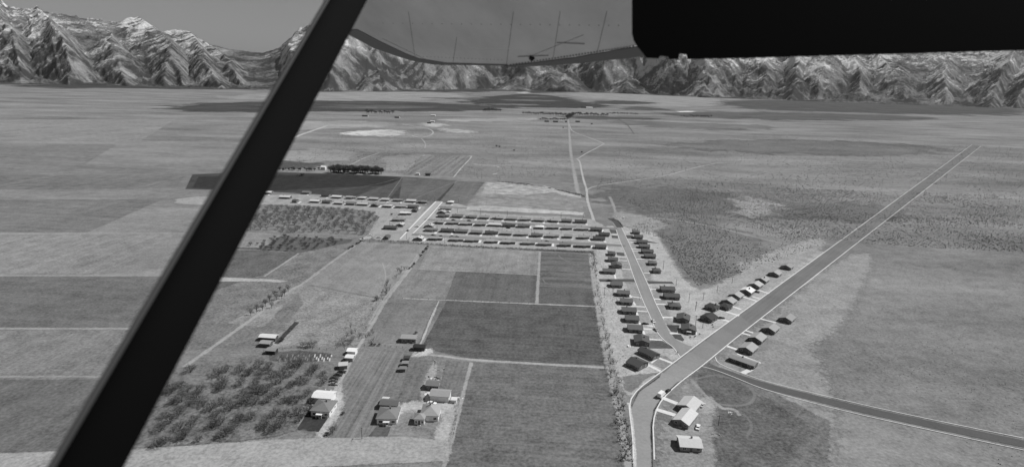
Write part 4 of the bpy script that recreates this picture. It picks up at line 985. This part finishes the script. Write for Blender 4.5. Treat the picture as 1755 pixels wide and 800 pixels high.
# far avenue and scattered far trees
def far_row(n, x0, x1, y0, y1, h0, h1, label, group, jy=.6):
    for i in range(n):
        f = (i + random.uniform(-.3, .3)) / max(1, n - 1); x = x0 + (x1 - x0) * f; y = y0 + (y1 - y0) * f + random.uniform(-jy, jy)
        tree(G(x, y), random.uniform(h0, h1), 'far', label, 'tree', group, name='far_tree', wide=1.2)
far_row(14, 828, 858, 191, 191, 10, 20, 'dark tree in the far clump west of the avenue', 'trees of the far clump')
far_row(27, 897, 972, 196, 199, 10, 16, 'tree in the far avenue rows left of the dirt road', 'trees of the far avenue')
far_row(26, 974, 1040, 197, 199, 10, 18, 'tree in the far avenue rows right of the dirt road', 'trees beyond the farmstead')
far_row(16, 1045, 1092, 196, 197, 8, 12, 'small tree at the thin end of the far avenue', 'trees at the avenue end')
far_row(18, 1168, 1218, 200.5, 201.5, 8, 12, 'small tree in the far row on the open plain', 'trees of the far eastern row')
far_row(14, 926, 968, 206, 206.5, 7, 11, 'orchard tree around the far farmstead', 'trees around the far farmstead', .8)
far_row(11, 628, 672, 195, 195.5, 12, 20, 'tree in the far belt on the western plain', 'trees of the far western belt')
far_row(9, 972, 982, 205, 200, 14, 22, 'tall tree where the dirt road enters the avenue', 'tall trees at the avenue mouth')

# scrub on the open plain (nobody could count it)
def scrub(name, poly, n, h0, h1, mat):
    P = [tuple(G(*p).xy) for p in poly]; xs = [p[0] for p in P]; ys = [p[1] for p in P]
    vs, fs = [], []; k = 0; tries = 0
    while k < n and tries < n * 12:
        tries += 1
        x = random.uniform(min(xs), max(xs)); y = min(ys) + (max(ys) - min(ys)) * random.random() ** 1.5
        if not inside(x, y, P): continue
        if vnoise(np.array([x / 45.]), np.array([y / 45.]), 77)[0] < random.random() * .9: continue
        h = random.uniform(h0, h1); r = h * random.uniform(.6, 1.0); a = random.random() * 6; b = len(vs)
        for q in range(4): vs.append((x + r * math.cos(a + q * 1.571), y + r * math.sin(a + q * 1.571), .0))
        for q in range(4): vs.append((x + r * .8 * math.cos(a + .8 + q * 1.571), y + r * .8 * math.sin(a + .8 + q * 1.571), h * random.uniform(.55, .9)))
        vs.append((x, y, h))
        for q in range(4):
            e = (q + 1) % 4; fs += [(b + q, b + e, b + 4 + q), (b + e, b + 4 + e, b + 4 + q), (b + 4 + q, b + 4 + e, b + 8)]
        k += 1
    me = bpy.data.meshes.new(name); me.from_pydata(vs, [], fs); me.materials.append(mat); me.update()
    o = link(name, me); o['kind'] = 'stuff'; return o
SAGE = paint(.15, .25, .3, .95, name='sagebrush_leaf')
SAGE2 = paint(.16, .25, .3, .95, name='pale_sagebrush_leaf')
scrub('sagebrush', [(1075, 392), (1120, 365), (1030, 330), (1316, 322), (1900, 340), (1900, 440), (1420, 415), (1316, 452), (1250, 475), (1195, 490), (1165, 455), (1140, 410)], 24000, .25, .75, SAGE)
scrub('sagebrush', [(1020, 325), (1060, 240), (1316, 230), (2100, 270), (2100, 350), (1316, 322)], 9000, .4, 1.1, SAGE2)
scrub('sagebrush', [(480, 285), (560, 215), (960, 220), (985, 300), (840, 308), (660, 296)], 5000, .35, 1.0, SAGE2)
scrub('sagebrush', [(1420, 415), (2000, 445), (2000, 800), (1700, 800), (1450, 620), (1380, 520)], 2500, .12, .36, SAGE2)
scrub('hedge_scrub', [(1008, 434), (1020, 434), (1034, 540), (1052, 620), (1070, 700), (1086, 790), (1064, 790), (1044, 640), (1024, 530)], 380, .2, .6, SAGE)
scrub('field_margin_weeds', [(615, 411), (735, 417), (930, 427), (1016, 431), (1016, 433.5), (930, 430), (735, 420), (615, 414)], 700, .3, .9, SAGE)
scrub('ditch_brush', [(846, 310), (900, 314), (1000, 334), (1002, 338), (935, 321), (880, 315)], 1200, .5, 1.5, SAGE)
scrub('yard_weeds', [(1014, 436), (1056, 470), (1068, 560), (1080, 640), (1058, 660), (1036, 560)], 500, .15, .4, SAGE)
scrub('pasture_weeds', [(520, 490), (655, 514), (610, 595), (470, 600)], 900, .12, .35, SAGE)

# ------------------------------------------------------------------ vehicles
def vehicle(x, y, ang, tone, label, kind='sedan', group='parked cars', px=True):
    C = G(x, y); t = thing('delivery_truck' if kind == 'truck' else 'parked_car', label, 'truck' if kind == 'truck' else 'car', C, R_(ang), group)
    pm = paint(tone, .04, 2, .35, .5, name='car_paint')
    if kind == 'truck':
        MB().box((-3.0, -1.05, .75), (1.2, 1.05, 3.0)).build('cargo_box', paint(.8, .05, 2, .6, name='white_panel'), t)
        cab = MB(); cab.prism([(1.22, -.95, .5), (3.1, -.95, .5), (3.1, -.95, 1.25), (2.3, -.95, 1.4), (1.9, -.95, 2.3), (1.22, -.95, 2.35)], (0, 1.9, 0)); cb = cab.build('cab', pm, t)
        MB().prism([(2.33, -.8, 1.45), (2.36, -.8, 1.45), (1.98, -.8, 2.22), (1.95, -.8, 2.2)], (0, 1.6, 0)).build('windscreen', GLASS, cb)
        MB().box((-3.0, -.8, .45), (1.2, .8, .745)).build('chassis', RUBBER, t)
        wx, wr, wy_ = (-1.9, 2.3), .46, 1.0
    else:
        b = MB(); hw = .9
        prof = [(-2.4, .35), (2.35, .35), (2.42, .6), (2.3, .86), (1.1, .98), (-1.5, 1.0), (-2.35, .88), (-2.48, .6)]
        n = len(prof)
        A = [(px_, -hw, z) for px_, z in prof]; B = [(px_, hw, z) for px_, z in prof]
        b.prism(A[::-1], (0, 2 * hw, 0)); bd = b.build('body', pm, t)
        g = MB().hexa([(-1.55, -.84, .985), (.95, -.84, .985), (.95, .84, .985), (-1.55, .84, .985)], [(-1.05, -.66, 1.42), (.3, -.66, 1.42), (.3, .66, 1.42), (-1.05, .66, 1.42)])
        g.build('window_band', GLASS, t)
        MB().hexa([(-1.1, -.69, 1.423), (.34, -.69, 1.423), (.34, .69, 1.423), (-1.1, .69, 1.423)], [(-.95, -.58, 1.52), (.18, -.58, 1.52), (.18, .58, 1.52), (-.95, .58, 1.52)]).build('roof_panel', pm, t)
        for sx in (-1, 1):
            MB().box((sx * 2.5 - .08, -.88, .42), (sx * 2.5 + .08, .88, .6)).build('bumper', CHROME, t)
        for sy in (-.62, .62): MB().tube((2.36, sy, .72), (2.44, sy, .72), .12, .11, 8).build('headlight', TRIM, t)
        wx, wr, wy_ = (-1.45, 1.45), .34, .86
    for a in wx:
        for s in (-1, 1):
            wh = MB().tube((a, s * wy_ - s * .12, wr), (a, s * wy_ + s * .06, wr), wr, wr, 12).build('wheel', RUBBER, t)
            MB().tube((a, s * wy_ + s * .062, wr), (a, s * wy_ + s * .075, wr), wr * .55, wr * .5, 8).build('hubcap', CHROME, wh)
    return t
for a in [(1133.5, 679, 49, .8, 'white box delivery truck parked at the kerb of the curved road', 'truck', None), (1144, 671.5, 49, .03, 'black car parked right behind the white delivery truck'),
          (1120, 551.5, -92, .75, 'white car on the left side of the pale street', 'sedan'), (1124, 566, -70, .35, 'two-tone grey car just below the white one on the pale street'), (1105.5, 556, 2, .03, 'dark car in a driveway west of the pale street'),
          (1203.5, 695, 50, .6, 'pale car behind the pale house with the lean-to'), (1196, 733, 66, .8, 'white car parked behind the lowest pale gabled house'),
          (740, 692, -12, .8, 'white sedan in front of the pale barn'), (749.5, 706.5, 96, .85, 'white car parked beside the pale farmhouse'), (1044.5, 482, 0, .02, 'black car on the western side street'),
          (777, 377.8, -4, .03, 'black car on the first tract street near its west end'), (804, 378.8, -4, .03, 'second black car along the first tract street'), (742, 404, -4, .03, 'black car at the west end of the second tract street'), (756, 405, -4, .4, 'pale car next to the black one on the second tract street'), (775, 406.3, -4, .03, 'dark car, left of a pair on the second tract street'), (783, 406.6, -4, .05, 'dark car, right of a pair on the second tract street'),
          (715, 389, 10, .7, 'white car on the cross street'), (699, 396, 80, .04, 'black car near the foot of the cross street'), (768.5, 364.5, -4, .04, 'black car beside the rounded pale house'), (871, 391.5, -4, .03, 'black car in front of the dark second row house'), (937, 414.3, -4, .04, 'black car midway along the second tract street'),
          (649, 408, 20, .5, 'pale car near the white junk by the orchard corner'), (634, 404, 15, .75, 'white car on the pale lane by the orchard'), (1284, 507.5, 48, .03, 'black car beside the brightest white roofed house'), (1296, 501, -20, .03, 'black car in the driveway of the pale house up the road'), (1312, 567, 48, .04, 'black car at the last driveway on the lower side of the road'), (1236, 546, 0, .03, 'dark car by the driveway of the dark hipped house')]:
    vehicle(*a)
for x, y, tn, lab in [(573, 649, .05, 'rusty black car, topmost of the wrecks by the orchard lane'), (572, 654, .12, 'grey car, middle of the wrecks by the orchard lane'), (572, 659, .25, 'pale car, lowest of the wrecks by the orchard lane'), (586, 638, .04, 'black cart body just above the wrecks by the lane'), (580, 643, .06, 'dark cart body between the shed and the wrecks')]:
    vehicle(x, y, -4, tn, lab, group='wrecked cars by the orchard lane')

# scrap heaps, boxes, a mailbox
def heap(x, y, n, size, spread, label, tones=(.6, .3, .08), cat='scrap heap', name='scrap_heap'):
    C = G(x, y); t = thing(name, label, cat, C)
    for k in range(n):
        m = MB(); s = size * random.uniform(.4, 1); a = random.uniform(0, 6.28)
        u = Vector((math.cos(a), math.sin(a), 0)) * s; v = Vector((-math.sin(a), math.cos(a), 0)) * s * random.uniform(.25, .6); hh = s * random.uniform(.3, .8)
        p = Vector((random.gauss(0, spread), random.gauss(0, spread * .6), 0)); tp = Vector((random.uniform(-.2, .2), random.uniform(-.2, .2), hh))
        m.hexa([p - u - v, p + u - v, p + u + v, p - u + v], [p - u * .8 - v + tp, p + u * .8 - v * .8 + tp, p + u * .7 + v * .8 + tp, p - u * .8 + v * .7 + tp])
        m.build('scrap_piece', paint(random.choice(tones), .15, 3, .8, name='scrap'), t)
heap(744, 650, 18, .9, 2.2, 'heap of pale and dark scrap behind the dark-fronted shed')
heap(750, 633, 12, .8, 1.8, 'smaller scrap heap with machinery by the lane above the shed')
heap(731, 678, 12, .9, 1.0, 'white pile of debris left of the pale barn', (.8, .7))
heap(782, 683, 14, .7, 1.6, 'pale rubble pile right of the pale barn', (.7, .5, .2))
heap(719, 598, 12, .8, 1.6, 'pale lumber pile around the dark open shed', (.7, .6, .15))
heap(729, 599, 8, .7, 1.0, 'white pile at the right of the dark open shed', (.75, .6))
heap(622, 409.5, 10, 1.0, 2.4, 'white junk at the corner of the orchard and the lane', (.8, .6, .1))
heap(1069, 374, 22, 1.2, 4.5, 'scattered white building rubble beyond the street end', (.85, .7, .2))
heap(1250, 706, 10, .6, 1.4, 'pale yard junk by the clothes-line pole', (.6, .3))
heap(1227, 744, 6, .5, 1.2, 'pale junk at the bottom of the dark lot', (.7, .3))
heap(1049, 594, 3, .5, .5, 'pale boulder pile under the hedge left of the corner house', (.6,))
heap(1083, 593, 5, .9, 1.1, 'white boards lying left of the house with the dark lawn', (.8, .7, .05))
heap(560, 669, 10, .8, 2.0, 'pale rubble beside the lane above the white garage', (.6, .4, .2))
heap(1194, 636, 3, .8, .5, 'pale box and dark crate standing at the kerb of the curved road', (.6, .05), cat='crates', name='crate_pile')
heap(657, 687, 6, .6, .9, 'dark implements standing by the tiny white outhouse', (.05, .2), cat='implements', name='farm_implements')
heap(1126, 425, 6, .8, .8, 'white and dark junk behind the fourth house east of the street', (.8, .03))
heap(1116, 408, 5, .9, .8, 'dark brush heap behind the second house east of the street', (.04, .06), cat='brush heap', name='brush_heap')
mbx = thing('mailbox', 'dark mailbox on a post at the kerb where the street meets the road', 'mailbox', G(1161, 606.5))
MB().box((-.06, -.06, 0), (.06, .06, 1.05)).build('post', WOOD, mbx)
MB().box((-.22, -.3, 1.052), (.22, .3, 1.45)).tube((0, -.3, 1.452), (0, .3, 1.452), .2, .2, 8).build('letter_box', RUBBER, mbx)

# ------------------------------------------------------------------ the aircraft the picture was taken from
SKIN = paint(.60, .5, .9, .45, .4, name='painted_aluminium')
DULL = paint(.16, .06, 1.5, .6, .3, name='shaded_aluminium')  # darker copy of the skin, the flap's shade put into the colour
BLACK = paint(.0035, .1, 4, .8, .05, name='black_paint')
pl = thing('airplane', 'high-wing light airplane seen from its cabin, wing and strut overhead', 'airplane', (0, 0, HC))
def local(p): return p - Vector((0, 0, HC))
# plane of the wing's underside through three sightlines
A3, B3, C3 = local(P3(740, 110, 5.2)), local(P3(1090, 95, 3.6)), local(P3(900, -60, 3.3))
WN = (B3 - A3).cross(C3 - A3).normalized()
if WN.z < 0: WN = -WN
def on_wing(px, py):
    d = ray(px, py); k = WN.dot(A3) / WN.dot(d); return d * k
outl = [(560, 20), (596, 60), (640, 82), (680, 96), (710, 105), (745, 110.5), (800, 112), (870, 112.5), (980, 98), (1092, 78), (1180, 62), (1300, 40), (1300, -120), (900, -140), (560, -80), (545, -20)]
pts = [on_wing(*p) for p in outl]
wm_ = MB().prism([p for p in pts], WN * .16)
wing = wm_.build('wing', SKIN, pl)
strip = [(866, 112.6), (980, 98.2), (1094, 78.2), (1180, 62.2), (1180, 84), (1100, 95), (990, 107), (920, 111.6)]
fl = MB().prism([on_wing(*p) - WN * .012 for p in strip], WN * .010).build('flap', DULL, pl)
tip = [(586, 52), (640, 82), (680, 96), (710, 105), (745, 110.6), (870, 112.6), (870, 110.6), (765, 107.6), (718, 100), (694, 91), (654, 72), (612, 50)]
MB().prism([on_wing(*p) - WN * .004 for p in tip], WN * .003).build('wing_tip_shade', DULL, wing)  # shading of the curved tip, painted as a dark strip
for r_i, (a, b) in enumerate([((806, 82), (884, 84)), ((640, 40), (1060, 44)), ((700, 96), (860, 103))]):
    rv = MB()
    for i in range(26):
        p = on_wing(*Vector(a).lerp(Vector(b), i / 25.0)); rv.tube(p, p - WN * .002, .005, .004, 6)
    o = rv.build('rivet_row', TRIM if r_i == 0 else paint(.34, .05, 2, .6, name='grey_aluminium'), wing); o['kind'] = 'stuff'  # first row white: the rivets' glint is put into the colour
# rivets along the flap seam and seams of the skin
rv = MB()
for i in range(42):
    q = Vector((875, 111.0)).lerp(Vector((1085, 79.0)), i / 41.0); p = on_wing(*q) ; rv.tube(p, p - WN * .006, .006, .004, 6)
o = rv.build('rivet_row', DULL, wing); o['kind'] = 'stuff'
for a, b in [((783, 64), (776, 110)), ((655, 66), (742, 108)), ((1000, 60), (905, 98)), ((700, 20), (712, 104)), ((880, 20), (868, 111)), ((960, 20), (948, 100)), ((1040, 20), (1024, 88))]:
    p, q = on_wing(*a), on_wing(*b); MB().tube(p - WN * .001, q - WN * .001, .0013, .0013, 5).build('skin_seam', DULL, wing)
for a, b, r in [((955, 73), (1002, 75), .004), ((888, 97), (940, 95), .0035)]:
    p, q = on_wing(*a), on_wing(*b); MB().tube(p - WN * .003, q - WN * .003, r, r, 6).build('aileron_hinge', paint(.34, .05, 2, .6, name='grey_aluminium'), wing)
p = on_wing(912, 98.5); MB().tube(p, p - WN * .02, .022, .018, 10).build('drain_grommet', RUBBER, wing)
# flap root and its jagged bracket, close, with deep shade put into the black colour
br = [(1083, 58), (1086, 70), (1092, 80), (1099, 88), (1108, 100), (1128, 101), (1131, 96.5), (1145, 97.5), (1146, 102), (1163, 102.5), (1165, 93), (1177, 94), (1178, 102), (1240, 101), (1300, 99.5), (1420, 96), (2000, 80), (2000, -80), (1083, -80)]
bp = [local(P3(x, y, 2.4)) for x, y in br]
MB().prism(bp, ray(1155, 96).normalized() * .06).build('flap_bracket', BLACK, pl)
# wing strut: a streamlined tube running from below the cabin up to the wing
s0, s1 = local(P3(545, 90, 1.62)), local(P3(300, 530, 1.15))
dirv = (s1 - s0).normalized(); s0 = s0 - dirv * .45; s1 = s1 + dirv * 1.1
view = ray(450, 300).normalized(); side = dirv.cross(view).normalized(); nrm = side.cross(dirv).normalized()
SGN = -1 if (RM.transposed() @ side).x > 0 else 1
sm_ = MB(); n = 28; vs = []
for q in (s0, s1):
    for k in range(n):
        a = 2 * math.pi * k / n; c, s = math.cos(a), math.sin(a)
        vs.append(q + side * (.0515 * c) + nrm * (.024 * s * (1 - .35 * c)))
sm_.add(vs, [(k, (k + 1) % n, n + (k + 1) % n, n + k) for k in range(n)] + [tuple(range(n - 1, -1, -1)), tuple(range(n, 2 * n))])
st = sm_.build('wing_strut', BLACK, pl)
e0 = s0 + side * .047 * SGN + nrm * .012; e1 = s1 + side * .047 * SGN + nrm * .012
MB().tube(e0 - nrm * .03, e1 - nrm * .03, .006, .006, 8).build('strut_highlight', paint(.05, .1, 2, .5, .3, name='highlight_black'), pl)  # edge highlight put into a paler strip along the strut
for pg in st.data.polygons: pg.use_smooth = len(pg.vertices) == 4

# ------------------------------------------------------------------ thin air between here and the mountains
zt = float(V[:, :, 2].max()) + 60
hz = MB().box((-26000, -900, -3), (26000, 24000, zt)).build('haze', None)
hz['kind'] = 'stuff'
hm_ = bpy.data.materials.new('haze'); hm_.use_nodes = True; nt = hm_.node_tree; nt.nodes.clear()
ho = node(nt, 'ShaderNodeOutputMaterial'); pv = node(nt, 'ShaderNodeVolumePrincipled')
pv.inputs['Color'].default_value = (.9, .9, .9, 1); pv.inputs['Density'].default_value = 0.8e-5; pv.inputs['Anisotropy'].default_value = .2
nt.links.new(pv.outputs[0], ho.inputs['Volume']); hz.data.materials.append(hm_)
